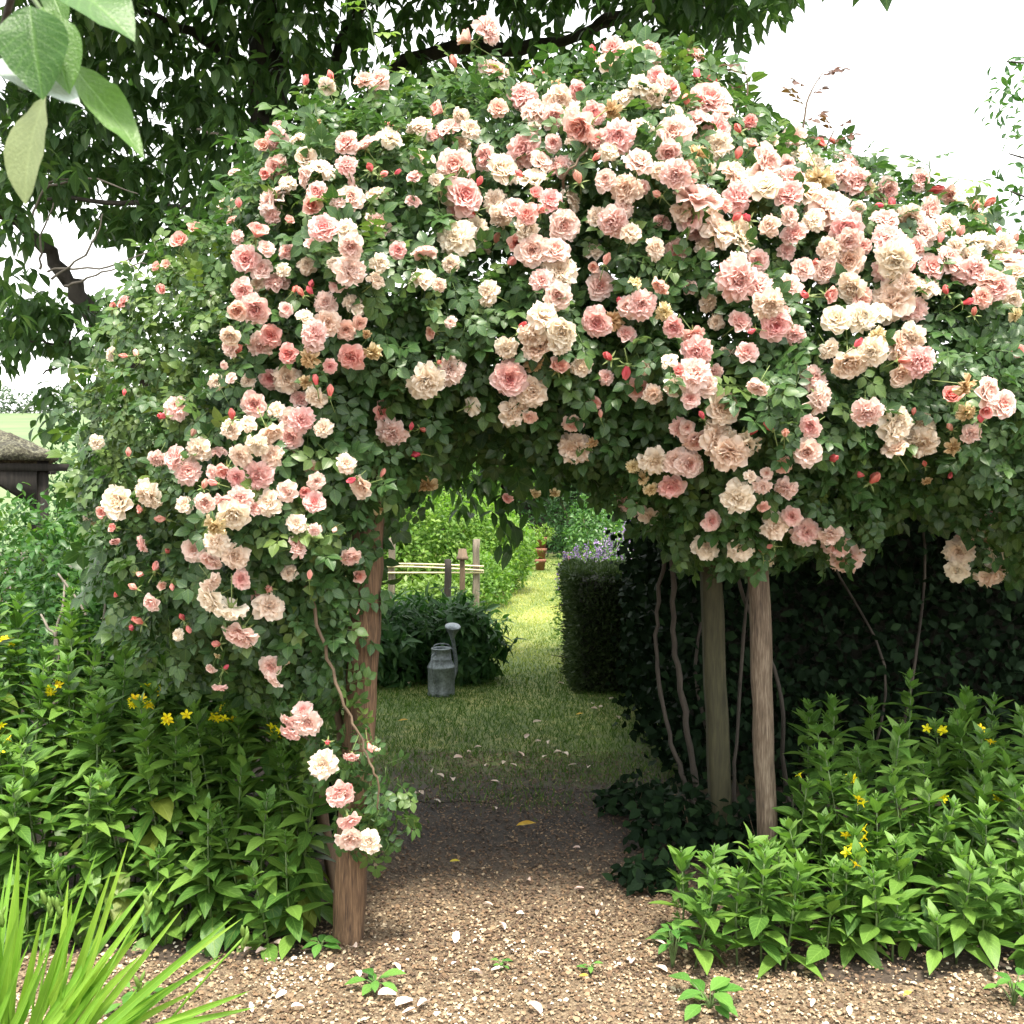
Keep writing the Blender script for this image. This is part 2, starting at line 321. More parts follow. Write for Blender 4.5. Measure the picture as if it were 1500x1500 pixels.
def box_tmpl(sx, sy, sz):
    V = [(x, y, z) for z in (0, sz) for y in (-sy / 2, sy / 2) for x in (-sx / 2, sx / 2)]
    T = [(0, 2, 3), (0, 3, 1), (4, 5, 7), (4, 7, 6), (0, 1, 5), (0, 5, 4), (2, 6, 7), (2, 7, 3), (0, 4, 6), (0, 6, 2), (1, 3, 7), (1, 7, 5)]
    return Tmpl(V, T)
def inpoly(p, poly):
    x, y = p[:, 0], p[:, 1]; c = np.zeros(len(p), bool); n = len(poly)
    for i in range(n):
        x1, y1 = poly[i]; x2, y2 = poly[(i + 1) % n]
        if y1 == y2: continue
        c ^= ((y1 > y) != (y2 > y)) & (x < (x2 - x1) * (y - y1) / (y2 - y1) + x1)
    return c
def pdist(p, poly):
    d = np.full(len(p), 1e9); n = len(poly)
    for i in range(n):
        a = np.array(poly[i], float); b = np.array(poly[(i + 1) % n], float); ab = b - a
        t = np.clip(((p - a) @ ab) / (ab @ ab), 0, 1); d = np.minimum(d, np.linalg.norm(p - (a + t[:, None] * ab), axis=1))
    return np.where(inpoly(p, poly), d, -d)
def sample_poly(poly, n):
    q = np.array(poly, float); lo, hi = q.min(0), q.max(0); out = np.zeros((0, 2))
    while len(out) < n:
        s = rng.uniform(lo, hi, (n * 2, 2)); out = np.vstack([out, s[inpoly(s, poly)]])
    return out[:n]
def vnoise(p, s, seed=0):
    """cheap smooth 2-D noise in -1..1"""
    r = np.random.default_rng(seed); out = np.zeros(len(p))
    for k in range(5):
        a = r.uniform(0, 6.28); f = r.uniform(.6, 1.9) * 2 * math.pi / s
        out += np.sin((p[:, 0] * math.cos(a) + p[:, 1] * math.sin(a)) * f + r.uniform(0, 6.28))
    return out / 2.6

# ------------------------------------------------------------------ the ground
def hill(x, y):
    t = np.clip((y - 28) / 272, 0, 1); z = 25.6 * t * (0.75 + 0.25 * t)
    return np.where(y > 300, 25.6 - (y - 300) * 0.01, z)
ys = np.concatenate([np.linspace(-12, 28, 41), np.linspace(34, 300, 45), np.linspace(330, 1800, 12)])
xs = np.concatenate([np.linspace(-900, -40, 12), np.linspace(-30, 30, 61), np.linspace(40, 900, 12)])
gx, gy = np.meshgrid(xs, ys); gz = hill(gx, gy)
gz += np.where((gy < 28), 0.0, 0)
V = np.stack([gx, gy, gz], 2).reshape(-1, 3); nx = len(xs); T = []
for j in range(len(ys) - 1):
    for i in range(nx - 1):
        a = j * nx + i; T += [(a, a + 1, a + nx + 1), (a, a + nx + 1, a + nx)]
ground = link('ground', raw_mesh('ground', V, T, mats=[M['soil'], M['field']], mat_idx=[1 if V[t[0]][1] > 26 else 0 for t in T]), None, 'structure')

def sheet(name, pts, z, mat):
    me = bpy.data.meshes.new(name); me.from_pydata([(float(x), float(y), z) for x, y in pts], [], [list(range(len(pts)))]); me.materials.append(mat)
    return link(name, me, None, 'structure')
ring = []
for x in np.linspace(-5, 5, 40): ring.append((x, 0.4))
for x in np.linspace(5, 1.1, 16): ring.append((x, 3.33 + 0.05 * math.sin(x * 9) + random.uniform(-.03, .03)))
for y in np.linspace(3.4, 5.4, 16): ring.append((0.8 - (y - 3.4) * .02 + random.uniform(-.04, .04), y))
for x in np.linspace(.7, -.6, 10): ring.append((x, 5.9 + random.uniform(-.1, .1)))
for y in np.linspace(5.7, 3.6, 14): ring.append((-.62 + random.uniform(-.03, .03), y))
for x in np.linspace(-.7, -5, 18): ring.append((x, 3.46 + 0.05 * math.sin(x * 7) + random.uniform(-.03, .03)))
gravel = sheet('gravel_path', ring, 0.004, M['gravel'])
# loose stones
def stone(seed):
    r = np.random.default_rng(seed); V = np.array([(1, 0, 0), (-1, 0, 0), (0, 1, 0), (0, -1, 0), (0, 0, .6), (0, 0, -.4), (.6, .6, .35), (-.6, .5, .3), (-.5, -.6, .35), (.6, -.6, .25)], float)
    V = V * r.uniform(.7, 1.15, V.shape)
    T = [(4, 0, 6), (4, 6, 2), (4, 2, 7), (4, 7, 1), (4, 1, 8), (4, 8, 3), (4, 3, 9), (4, 9, 0)]
    return Tmpl(V, T)
stones = [stone(i) for i in range(7)]
n = 62000
p = np.stack([rng.uniform(-1.9, 1.85, n), rng.uniform(2.75, 5.3, n)], 1)
inner = inpoly(p, ring)
dens = np.clip(1.1 - (p[:, 1] - 3.25) / 1.25, 0.05, 1)
keep = (rng.random(n) < dens) & (inner | ((p[:, 1] < 3.75) & (rng.random(n) < .3)) | ((np.abs(p[:, 0] - .05) < .75) & (rng.random(n) < .5)))
p = p[keep]; n = len(p)
sz = rng.lognormal(math.log(0.0052), 0.42, n).clip(.0026, .013)
ang = rng.uniform(0, 6.28, n); fw = np.stack([np.cos(ang), np.sin(ang), rng.normal(0, .25, n)], 1); up = unit(np.stack([rng.normal(0, .35, n), rng.normal(0, .35, n), np.ones(n)], 1))
pos = np.column_stack([p, 0.006 + rng.uniform(0, .008, n)])
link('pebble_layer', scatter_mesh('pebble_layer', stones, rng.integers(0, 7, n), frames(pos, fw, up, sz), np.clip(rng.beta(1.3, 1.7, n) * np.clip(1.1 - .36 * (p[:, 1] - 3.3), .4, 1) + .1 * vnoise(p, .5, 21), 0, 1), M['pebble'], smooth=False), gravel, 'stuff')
# brown leaf litter on the shaded soil
chip = leaf(1, .5, 2, .2, .2)
n = 15000; p = np.stack([rng.normal(.05, .6, n), rng.uniform(3.3, 6.2, n)], 1); p = p[(np.abs(p[:, 0]) < 1.3)]; n = len(p)
ang = rng.uniform(0, 6.28, n); fw = np.stack([np.cos(ang), np.sin(ang), rng.normal(0, .15, n)], 1); up = unit(np.stack([rng.normal(0, .3, n), rng.normal(0, .3, n), np.ones(n)], 1))
lit = link('leaf_litter', scatter_mesh('leaf_litter', [chip], np.zeros(n, int), frames(np.column_stack([p, np.full(n, .012)]), fw, up, rng.uniform(.008, .024, n)), rng.beta(1.3, 2.2, n), M['litter']), None, 'stuff')
lit['label'] = 'brown crumbs of dead leaf on the shaded soil path'; lit['category'] = 'leaf litter'

ring2 = []
for y in np.linspace(5.35, 26, 26): ring2.append((1.6 + (y > 9) * .9 + random.uniform(-.05, .05), y))
for x in np.linspace(2.4, -3, 8): ring2.append((x, 26))
for y in np.linspace(26, 5.35, 26): ring2.append((-1.4 - (y > 10) * .9 + random.uniform(-.05, .05), y))
for x in np.linspace(-1.3, 1.5, 20): ring2.append((x, 5.35 + .1 * math.sin(x * 5) + random.uniform(-.1, .1)))
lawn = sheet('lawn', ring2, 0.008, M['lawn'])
blade = Tmpl([(-.05, 0, 0), (.05, 0, 0), (.04, .5, .0), (-.04, .5, 0), (0, 1, .0)], [(0, 1, 2), (0, 2, 3), (3, 2, 4)])
blade.V[2:4, 2] -= .06; blade.V[4, 2] -= .3
def grass_at(p, h0, h1):
    n = len(p); d = unit(np.column_stack([rng.normal(0, .5, n), rng.normal(0, .5, n), np.ones(n)])); nr = rng.normal(0, 1, (n, 3))
    return frames(np.column_stack([p, np.full(n, .004)]), d, nr, rng.uniform(h0, h1, n))
n = 88000
Yg = 4.7 * (24 / 4.7) ** rng.random(n); p = np.column_stack([rng.uniform(-.2, .17, n) * Yg, Yg])
edge = 5.7 + .4 * vnoise(p, .9, 12) + rng.normal(0, .4, n); p = p[p[:, 1] > edge]
gm = grass_at(p, .02, .05); gm[:, :, 0] *= (1 + .22 * (p[:, 1] - 5))[:, None] * .9
dry_sunlit = np.clip((p[:, 1] - 8.2) / 2.0, 0, 1) * np.clip(1.3 - (p[:, 1] - 15) / 8, .4, 1)  # straw tone of drier grass, raised to paint in the sunlit far strip
tone = np.clip(.36 + dry_sunlit * (.5 + .2 * vnoise(p * np.array((1, .6)), 1.6, 3)) + rng.normal(0, .15, len(p)), 0, 1)
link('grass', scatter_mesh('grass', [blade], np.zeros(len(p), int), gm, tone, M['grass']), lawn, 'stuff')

# ------------------------------------------------------------------ arch posts and rails
arch = thing('garden_arch', 'rustic timber garden arch of rough posts carrying the pink climbing rose', 'garden arch', (0, 3.9, 0))
def rough_post(name, base, top, w, d, mat, parent, seg=8, rnd=0.0, n=14, seed=0, square=True):
    r = np.random.default_rng(seed); base = np.array(base, float); top = np.array(top, float); off = np.array(parent.location)
    V, T = [], []; m = 16 if square else 20
    prof = []
    for k in range(m):
        th = 2 * math.pi * k / m + .2
        if square:
            c, s = math.cos(th), math.sin(th); q = max(abs(c), abs(s)) ** .85; prof.append((c / q * r.uniform(.9, 1.08), s / q * r.uniform(.9, 1.08)))
        else: prof.append((math.cos(th) * r.uniform(.97, 1.03), math.sin(th) * r.uniform(.97, 1.03)))
    for i in range(n + 1):
        c = base + (top - base) * i / n + np.array((r.normal(0, .0022), r.normal(0, .0022), 0)); k1 = 1 + r.normal(0, .02)
        for (a, b) in prof: V.append(c - off + np.array((a * w / 2 * k1 + r.normal(0, .0012), b * d / 2 * k1 + r.normal(0, .0012), 0)))
    for i in range(n):
        for k in range(m):
            a = i * m + k; b = i * m + (k + 1) % m; T += [(a, b, b + m), (a, b + m, a + m)]
    V.append(top - off + np.array((0, 0, .006))); e = n * m
    T += [(e + k, e + (k + 1) % m, len(V) - 1) for k in range(m)]
    return link(name, raw_mesh(name, V, T, mats=[mat], smooth=not square), parent)
rough_post('post', (-.607, 3.62, -.02), (-.50, 3.66, 2.1), .116, .12, M['timber'], arch, seed=1, n=26)['label'] = 'split brown timber post with raw rough faces'
rough_post('post', (1.06, 4.05, -.02), (.985, 4.05, 2.2), .083, .083, M['round_post'], arch, seed=2, square=False, n=20)['label'] = 'round weathered grey brown post'
rough_post('post', (.965, 4.5, -.02), (.875, 4.5, 2.2), .1, .1, M['green_post'], arch, seed=3)['label'] = 'squared post dulled green by algae'
rough_post('post', (-.72, 4.7, -.02), (-.72, 4.7, 2.2), .1, .1, M['green_post'], arch, seed=4)
tube('rail', [(-.8, -.24, 2.12), (.1, -.2, 2.2), (1.3, .12, 2.16)], .035, .032, M['timber'], arch)
tube('rail', [(-.9, .8, 2.15), (.1, .75, 2.2), (1.3, .62, 2.16)], .035, .032, M['timber'], arch)
tube('rail', [(-.52, -.3, 2.06), (-.7, .9, 2.06)], .03, .03, M['timber'], arch)
tube('rail', [(1.0, .0, 2.1), (.9, .9, 2.1)], .03, .03, M['timber'], arch)

# ------------------------------------------------------------------ climbing rose
rose = thing('climbing_rose', 'large climbing rose covered in pale pink and cream double blooms over the arch', 'climbing rose', (-.55, 3.75, 0))
MASS = [(215, 965), (165, 850), (128, 740), (118, 610), (150, 480), (235, 370), (330, 300), (395, 215), (480, 165), (600, 150), (690, 115), (800, 120), (900, 85), (1010, 85), (1085, 150), (1150, 205), (1225, 225), (1300, 275), (1400, 300), (1480, 360),
        (1580, 430), (1700, 560), (1740, 720), (1640, 850), (1500, 830), (1440, 790), (1375, 745), (1320, 720), (1290, 775), (1255, 815), (1180, 800), (1120, 820), (1040, 820), (985, 790), (940, 745), (880, 715), (820, 680), (740, 655), (660, 660), (600, 705), (560, 760), (525, 830), (505, 930), (480, 1000), (425, 1010), (360, 990), (310, 990)]
TRAIL = [(385, 960), (500, 960), (530, 1060), (565, 1100), (600, 1200), (555, 1255), (500, 1230), (470, 1120), (420, 1060)]
LIGHTP = [(150, 780), (120, 600), (150, 470), (240, 365), (330, 330), (340, 480), (310, 640), (260, 760)]
def depth(p):
    p = np.asarray(p, float).reshape(-1, 2); d = pdist(p, MASS); t = np.sqrt(np.clip(d, 0, 150) / 150)
    left = np.clip((560 - p[:, 0]) / 300, 0, 1)
    nl = np.clip((660 - p[:, 0]) / 120, 0, 1)
    yf = 4.02 - .5 * nl - (.58 - .28 * nl) * t - .12 * vnoise(p, 230, 5) * t
    yb = 4.3 + 1.35 * t
    return d, t, yf, yb
def outward(p):
    e = 14.0; g = np.stack([pdist(p + (e, 0), MASS) - pdist(p - (e, 0), MASS), pdist(p + (0, e), MASS) - pdist(p - (0, e), MASS)], 1)
    return unit(np.column_stack([-g[:, 0], np.zeros(len(p)), g[:, 1]]))
def unproj(p, Y): return np.column_stack([(p[:, 0] - CX) / F * Y, Y, CAMH - (p[:, 1] - HY) / F * Y])
def compound(seed, nl=5):
    r = random.Random(seed); parts = []; k = (nl - 1) // 2
    for i in range(k):
        y = .30 + .30 * i; s = .34 + .05 * i
        for sg in (-1, 1):
            parts.append((leaf(1, .76, 2 if i else 3, .12, .22, .42, .02, seed + i), fr1((sg * .02, y, 0), (sg * .95, .42 + r.uniform(-.15, .2), r.uniform(-.2, .2)), (r.uniform(-.25, .25), 0, 1), s * r.uniform(.9, 1.12))))
    parts.append((leaf(1, .76, 3, .12, .25, .42, .02, seed + 9), fr1((0, .3 * k + .08, 0), (r.uniform(-.1, .1), 1, r.uniform(-.3, .05)), (0, 0, 1), .45)))
    parts.append((tube_tmpl([(0, 0, 0), (0, .3, .012), (0, .3 * k + .1, 0)], [.014, .011, .007], 3), np.eye(4)[:3]))
    return merge(parts)
RL = [compound(s, 5) for s in range(4)] + [compound(11, 7)]
def rose_leaves(n, poly, shell=.62, size=(.085, .125), use_mass=True, yfix=None):
    p = sample_poly(poly, n) + rng.normal(0, 9, (n, 2))
    d, t, yf, yb = depth(p)
    if yfix is not None: yf = np.full(n, yfix) ; yb = yf + .3
    u = rng.random(n); sh = rng.random(n) < shell
    Y = np.where(sh, yf + np.abs(rng.normal(0, .11, n)), yf + u * (yb - yf))
    pos = unproj(p, Y); out = outward(p); tt = np.clip(t, 0, 1)[:, None]
    nrm = unit(out * (1 - tt) * 1.1 + np.array((0, -1.0, 0)) * (.35 + .75 * tt) + np.array((0, 0, .75)) + rng.normal(0, .42, (n, 3)))
    fw = rng.normal(0, 1, (n, 3)) + np.array((0, 0, -.35)) + out * .5
    return p, pos, fw, nrm, rng.uniform(*size, n), t, Y
p, pos, fw, nrm, s, t, Y = rose_leaves(11500, MASS, .58)
back = (Y > depth(p)[2] + .3); s = np.where(back, s * 1.55, s)
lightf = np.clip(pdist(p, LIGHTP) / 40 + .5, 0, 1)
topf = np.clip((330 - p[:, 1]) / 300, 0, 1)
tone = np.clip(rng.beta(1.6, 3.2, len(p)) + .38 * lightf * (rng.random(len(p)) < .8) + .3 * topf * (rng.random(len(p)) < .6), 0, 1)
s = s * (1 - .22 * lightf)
p2, pos2, fw2, nrm2, s2, t2, Y2 = rose_leaves(190, TRAIL, 1.0, (.075, .1), yfix=3.42)
mx = frames(np.vstack([pos, pos2]), np.vstack([fw, fw2]), np.vstack([nrm, nrm2]), np.concatenate([s, s2]))
tone = np.concatenate([tone, rng.beta(2, 2.5, len(p2))]); pp = np.vstack([p, p2])
inframe = (pp[:, 0] > 10) & (pp[:, 0] < 1490) & (pp[:, 1] > 5)
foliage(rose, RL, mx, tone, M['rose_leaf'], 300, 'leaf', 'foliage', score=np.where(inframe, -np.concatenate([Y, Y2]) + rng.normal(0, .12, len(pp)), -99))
# canes
off = np.array(rose.location)
def cane(pts, r0, r1, mat='cane', wob=.004): tube('cane', [np.array(q, float) - off for q in pts], r0, r1, M[mat], rose, 6, 6, None, wob)
cane([(-.62, 3.78, 0), P(500, 1100, 3.72), P(470, 900, 3.6), P(455, 760, 3.5), P(430, 560, 3.6), P(520, 380, 3.6), P(640, 260, 3.7)], .016, .007)
cane([(-.7, 3.9, 0), P(455, 1050, 3.85), P(440, 800, 3.8), P(360, 600, 3.8), P(300, 420, 3.9)], .02, .008)
cane([(-.72, 4.05, 0), P(420, 900, 3.95), P(480, 640, 3.9), P(600, 420, 4.0), P(800, 260, 4.1), P(950, 160, 4.1)], .022, .008)
cane([P(440, 830, 3.34), P(470, 930, 3.33), P(505, 1030, 3.32), P(528, 1085, 3.32), P(552, 1140, 3.33), P(553, 1185, 3.35)], .007, .003)
cane([P(440, 390, 3.42), P(490, 382, 3.36), P(555, 362, 3.34), P(585, 350, 3.38)], .008, .006)
cane([P(820, 290, 3.5), P(835, 250, 3.4), P(880, 190, 3.42)], .006, .004)
for k in range(26):
    a = sample_poly(MASS, 1)[0]; b = a + rng.normal(0, 150, 2); c = b + rng.normal(0, 120, 2)
    q = np.array([a, (a + b) / 2 + rng.normal(0, 20, 2), b, c])
    if not inpoly(q, MASS).all(): continue
    _, _, yf, yb = depth(q); Yq = yf + rng.uniform(.08, .6)
    cane(list(unproj(q, Yq)), .008, .003, 'cane' if k % 2 else 'stem')
for pts, r in (([P(1010, 1165, 4.75), P(985, 1090, 4.75), P(962, 980, 4.8), P(965, 880, 4.8), P(985, 760, 4.7)], .013), ([P(1022, 1165, 4.8), P(1005, 1060, 4.8), P(990, 960, 4.8), P(985, 840, 4.75), P(1000, 700, 4.6)], .017),
               ([P(1150, 1150, 5.0), P(1140, 1000, 5), P(1090, 880, 4.9), P(1070, 760, 4.7)], .012), ([P(1075, 1160, 4.9), P(1085, 1000, 4.95), P(1100, 800, 4.8)], .011)):
    g0 = np.array(pts[0]); cane([(g0[0] + .05, g0[1], -.01)] + pts, r, r * .7, 'bark')
# upright young shoots
SHOOTS = [((590, 190), (562, 110), (535, 0), 'lime', 9), ((470, 190), (462, 150), (470, 120), 'rose_leaf', 5), ((1175, 210), (1182, 150), (1205, 106), 'red_leaf', 7), ((1200, 235), (1215, 205), (1222, 190), 'red_leaf', 4),
          ((1090, 170), (1095, 130), (1090, 95), 'red_leaf', 5), ((1265, 290), (1272, 250), (1268, 228), 'rose_leaf', 4), ((1350, 300), (1362, 260), (1360, 232), 'rose_leaf', 5), ((1390, 310), (1395, 275), (1405, 262), 'lime', 3),
          ((680, 140), (668, 110), (665, 90), 'rose_leaf', 5), ((610, 200), (615, 140), (605, 110), 'lime', 6), ((755, 150), (750, 125), (752, 112), 'lime', 4), ((700, 80), (697, 110), (700, 150), 'rose_leaf', 3), ((550, 115), (548, 150), (560, 190), 'rose_leaf', 3)]
for i, (a, b, c, mt, nl) in enumerate(SHOOTS):
    Ys = 4.0; pts = [P(*a, Ys), P(*b, Ys), P(*c, Ys)]; cane(pts, .005, .002, 'cane' if mt == 'red_leaf' else 'stem', .001)
    path = smooth_path(pts, 6); ms = single_meshes('leaf', RL, M[mt])
    for k in range(nl):
        q = path[min(len(path) - 1, int((k + .8) / nl * len(path)))]
        A = fr1(q - off, (random.choice((-1, 1)) * random.uniform(.5, 1), random.uniform(-.7, .3), random.uniform(-.1, .7)), (random.uniform(-.3, .3), -.5, 1), random.uniform(.085, .12))
        o = link('leaf', ms[(i + k) % len(ms)], rose); o.matrix_local = to_m4(A)

# ---- bloom meshes (diameter 1, facing +Z)
def petal(r0, L, W, a0, a1, phi, g0, g1, r, cup=.25, ruf=.03, nu=4, nv=5, notch=.04):
    V, Gt = [], []; ca, sa = math.cos(phi), math.sin(phi); path = [(r0, 0.0)]; m = 12
    for i in range(m):
        a = math.radians(a0 + (a1 - a0) * (i + .5) / m); path.append((path[-1][0] + L / m * math.sin(a), path[-1][1] + L / m * math.cos(a)))
    w1, w2 = r.uniform(0, 6.28), r.uniform(3.5, 5.5)
    for i in range(nu + 1):
        s = i / nu
        hw = W / 2 * (math.sin(min(1, .2 + s * 1.15) * math.pi / 2) if s < .7 else math.sqrt(max(0, 1 - ((s - .7) / .37) ** 2)) if s < .97 else .62)
        for j in range(nv + 1):
            q = -1 + 2 * j / nv; se = s * (1 - .16 * q * q * s) - (notch * (1 - abs(q)) if i == nu else 0); f = max(0, min(.9999, se)) * m; k = int(f); f -= k
            rad = path[k][0] * (1 - f) + path[k + 1][0] * f; h = path[k][1] * (1 - f) + path[k + 1][1] * f; an = math.radians(a0 + (a1 - a0) * se)
            bend = cup * hw * q * q * 1.6 - ruf * 1.2 * s * s * math.sin(q * w2 + w1); rr = rad - bend * math.cos(an) + r.uniform(-ruf, ruf) * s * .5; hh = h + bend * math.sin(an) + r.uniform(-ruf, ruf) * s * .5
            V.append((rr * ca - q * hw * sa, rr * sa + q * hw * ca, hh)); Gt.append(g0 + (g1 - g0) * s)
    T = []
    for i in range(nu):
        for j in range(nv):
            a = i * (nv + 1) + j; b = a + nv + 1; T += [(a, a + 1, b + 1), (a, b + 1, b)]
    return V, T, Gt
def calyx(r, stem_len=.9):
    parts = []
    parts.append(tube_tmpl([(0, 0, .02), (0, 0, -.1), (0, 0, -.16)], [.07, .085, .03], 6))
    bx = r.uniform(-.25, .25); parts.append(tube_tmpl([(0, 0, -.14), (bx * .3, .04, -.4), (bx, .15, -.14 - stem_len)], [.022, .02, .018], 4))
    for k in range(5):
        ph = k * 1.2566; parts.append(merge([(leaf(1, .28, 2, .1, .3, .3), fr1((.05 * math.cos(ph), .05 * math.sin(ph), -.03), (math.cos(ph), math.sin(ph), r.uniform(-.8, .6)), (0, 0, 1), .3))]))
    return merge([(q, np.eye(4)[:3]) for q in parts])
def flower_mesh(name, rings, mat, seed, messy=0.0, petals_extra=0, sepal_scale=1.0, center=None):
    r = random.Random(seed); V, T, Gt = [], [], []
    for (n, r0, L, W, a0, a1, g0, g1, ruf) in rings:
        ph0 = r.uniform(0, 6.28)
        for k in range(n):
            m = messy
            v, tt, g = petal(r0, L * r.uniform(1 - .12 - m * .3, 1.1), W * r.uniform(.85, 1.15), a0 + r.uniform(-8 - 40 * m, 8 + 40 * m), a1 + r.uniform(-12 - 55 * m, 12 + 55 * m), ph0 + 6.283 * k / n + r.uniform(-.2, .2) * (1 + m), g0 + r.uniform(-.08, .08), g1 + r.uniform(-.08, .08), r, .25 + r.uniform(-.1, .2), ruf)
            o = len(V); V += v; T += [(a + o, b + o, c + o) for a, b, c in tt]; Gt += g
    npet = len(T); c = calyx(r); o = len(V); sc = sepal_scale
    V += [tuple(q) for q in c.V * np.array((sc, sc, 1 if sc < 1.2 else 1))]; T += [tuple(q + o) for q in c.T]; Gt += [0] * len(c.V)
    return raw_mesh(name, V, T, {'g': Gt}, [mat, M['sepal']], [0] * npet + [1] * (len(T) - npet))
ROSETTE = [(7, .05, .50, .44, 55, 112, .75, 1.0, .035), (8, .05, .46, .40, 46, 88, .65, 1.0, .035), (9, .05, .42, .35, 36, 64, .5, .9, .03), (9, .045, .37, .30, 25, 42, .3, .8, .03), (8, .04, .32, .25, 14, 22, .15, .6, .025), (7, .03, .28, .2, 6, 8, .0, .4, .02), (4, .012, .25, .14, 0, 0, -.1, .2, .015)]
RUFFLE = [(8, .05, .50, .40, 70, 135, .75, 1.0, .05), (9, .05, .47, .37, 52, 110, .65, 1.0, .055), (9, .045, .43, .33, 34, 84, .5, 1.0, .055), (9, .045, .38, .30, 18, 58, .4, .9, .05), (8, .04, .33, .26, 6, 34, .3, .85, .045), (6, .02, .28, .2, 0, 12, .1, .6, .04)]
CUP = [(5, .06, .50, .48, 34, 55, .55, 1.0, .025), (5, .055, .47, .42, 24, 32, .35, .85, .025), (5, .05, .42, .34, 14, 12, .15, .6, .02), (5, .03, .38, .24, 4, 2, 0, .35, .015)]
BUD = [(4, .1, .85, .52, 18, -30, .2, .75, .012), (4, .07, .82, .46, 12, -24, .1, .5, .012), (3, .03, .8, .3, 4, -10, 0, .3, .01)]
FADE = [(7, .05, .46, .26, 70, 150, .5, 1.0, .06), (8, .05, .42, .22, 50, 120, .3, .9, .07), (8, .04, .34, .2, 10, 80, .1, .7, .07), (7, .02, .25, .1, 0, 30, 0, .3, .05)]
BL = {'P': [flower_mesh('rose_bloom', ROSETTE, M['petal_P'], s, .12) for s in range(6)] + [flower_mesh('rose_bloom', RUFFLE, M['petal_P'], 20 + s, .15) for s in range(3)],
      'C': [flower_mesh('rose_bloom', RUFFLE, M['petal_C'], 40 + s, .28) for s in range(6)] + [flower_mesh('rose_bloom', ROSETTE, M['petal_C'], 50 + s, .2) for s in range(2)],
      'S': [flower_mesh('half_open_bloom', CUP, M['petal_S'], 60 + s, .08) for s in range(4)] + [flower_mesh('half_open_bloom', ROSETTE, M['petal_S'], 70 + s, .1) for s in range(2)],
      'R': [flower_mesh('rose_bud', BUD, M['petal_R'], 80 + s, .03, 0, 1.9) for s in range(4)],
      'B': [flower_mesh('rose_bud', BUD, M['petal_S'], 90 + s, .06, 0, 1.7) for s in range(4)],
      'F': [flower_mesh('faded_bloom', FADE, M['petal_F'], 100 + s, .4) for s in range(4)]}
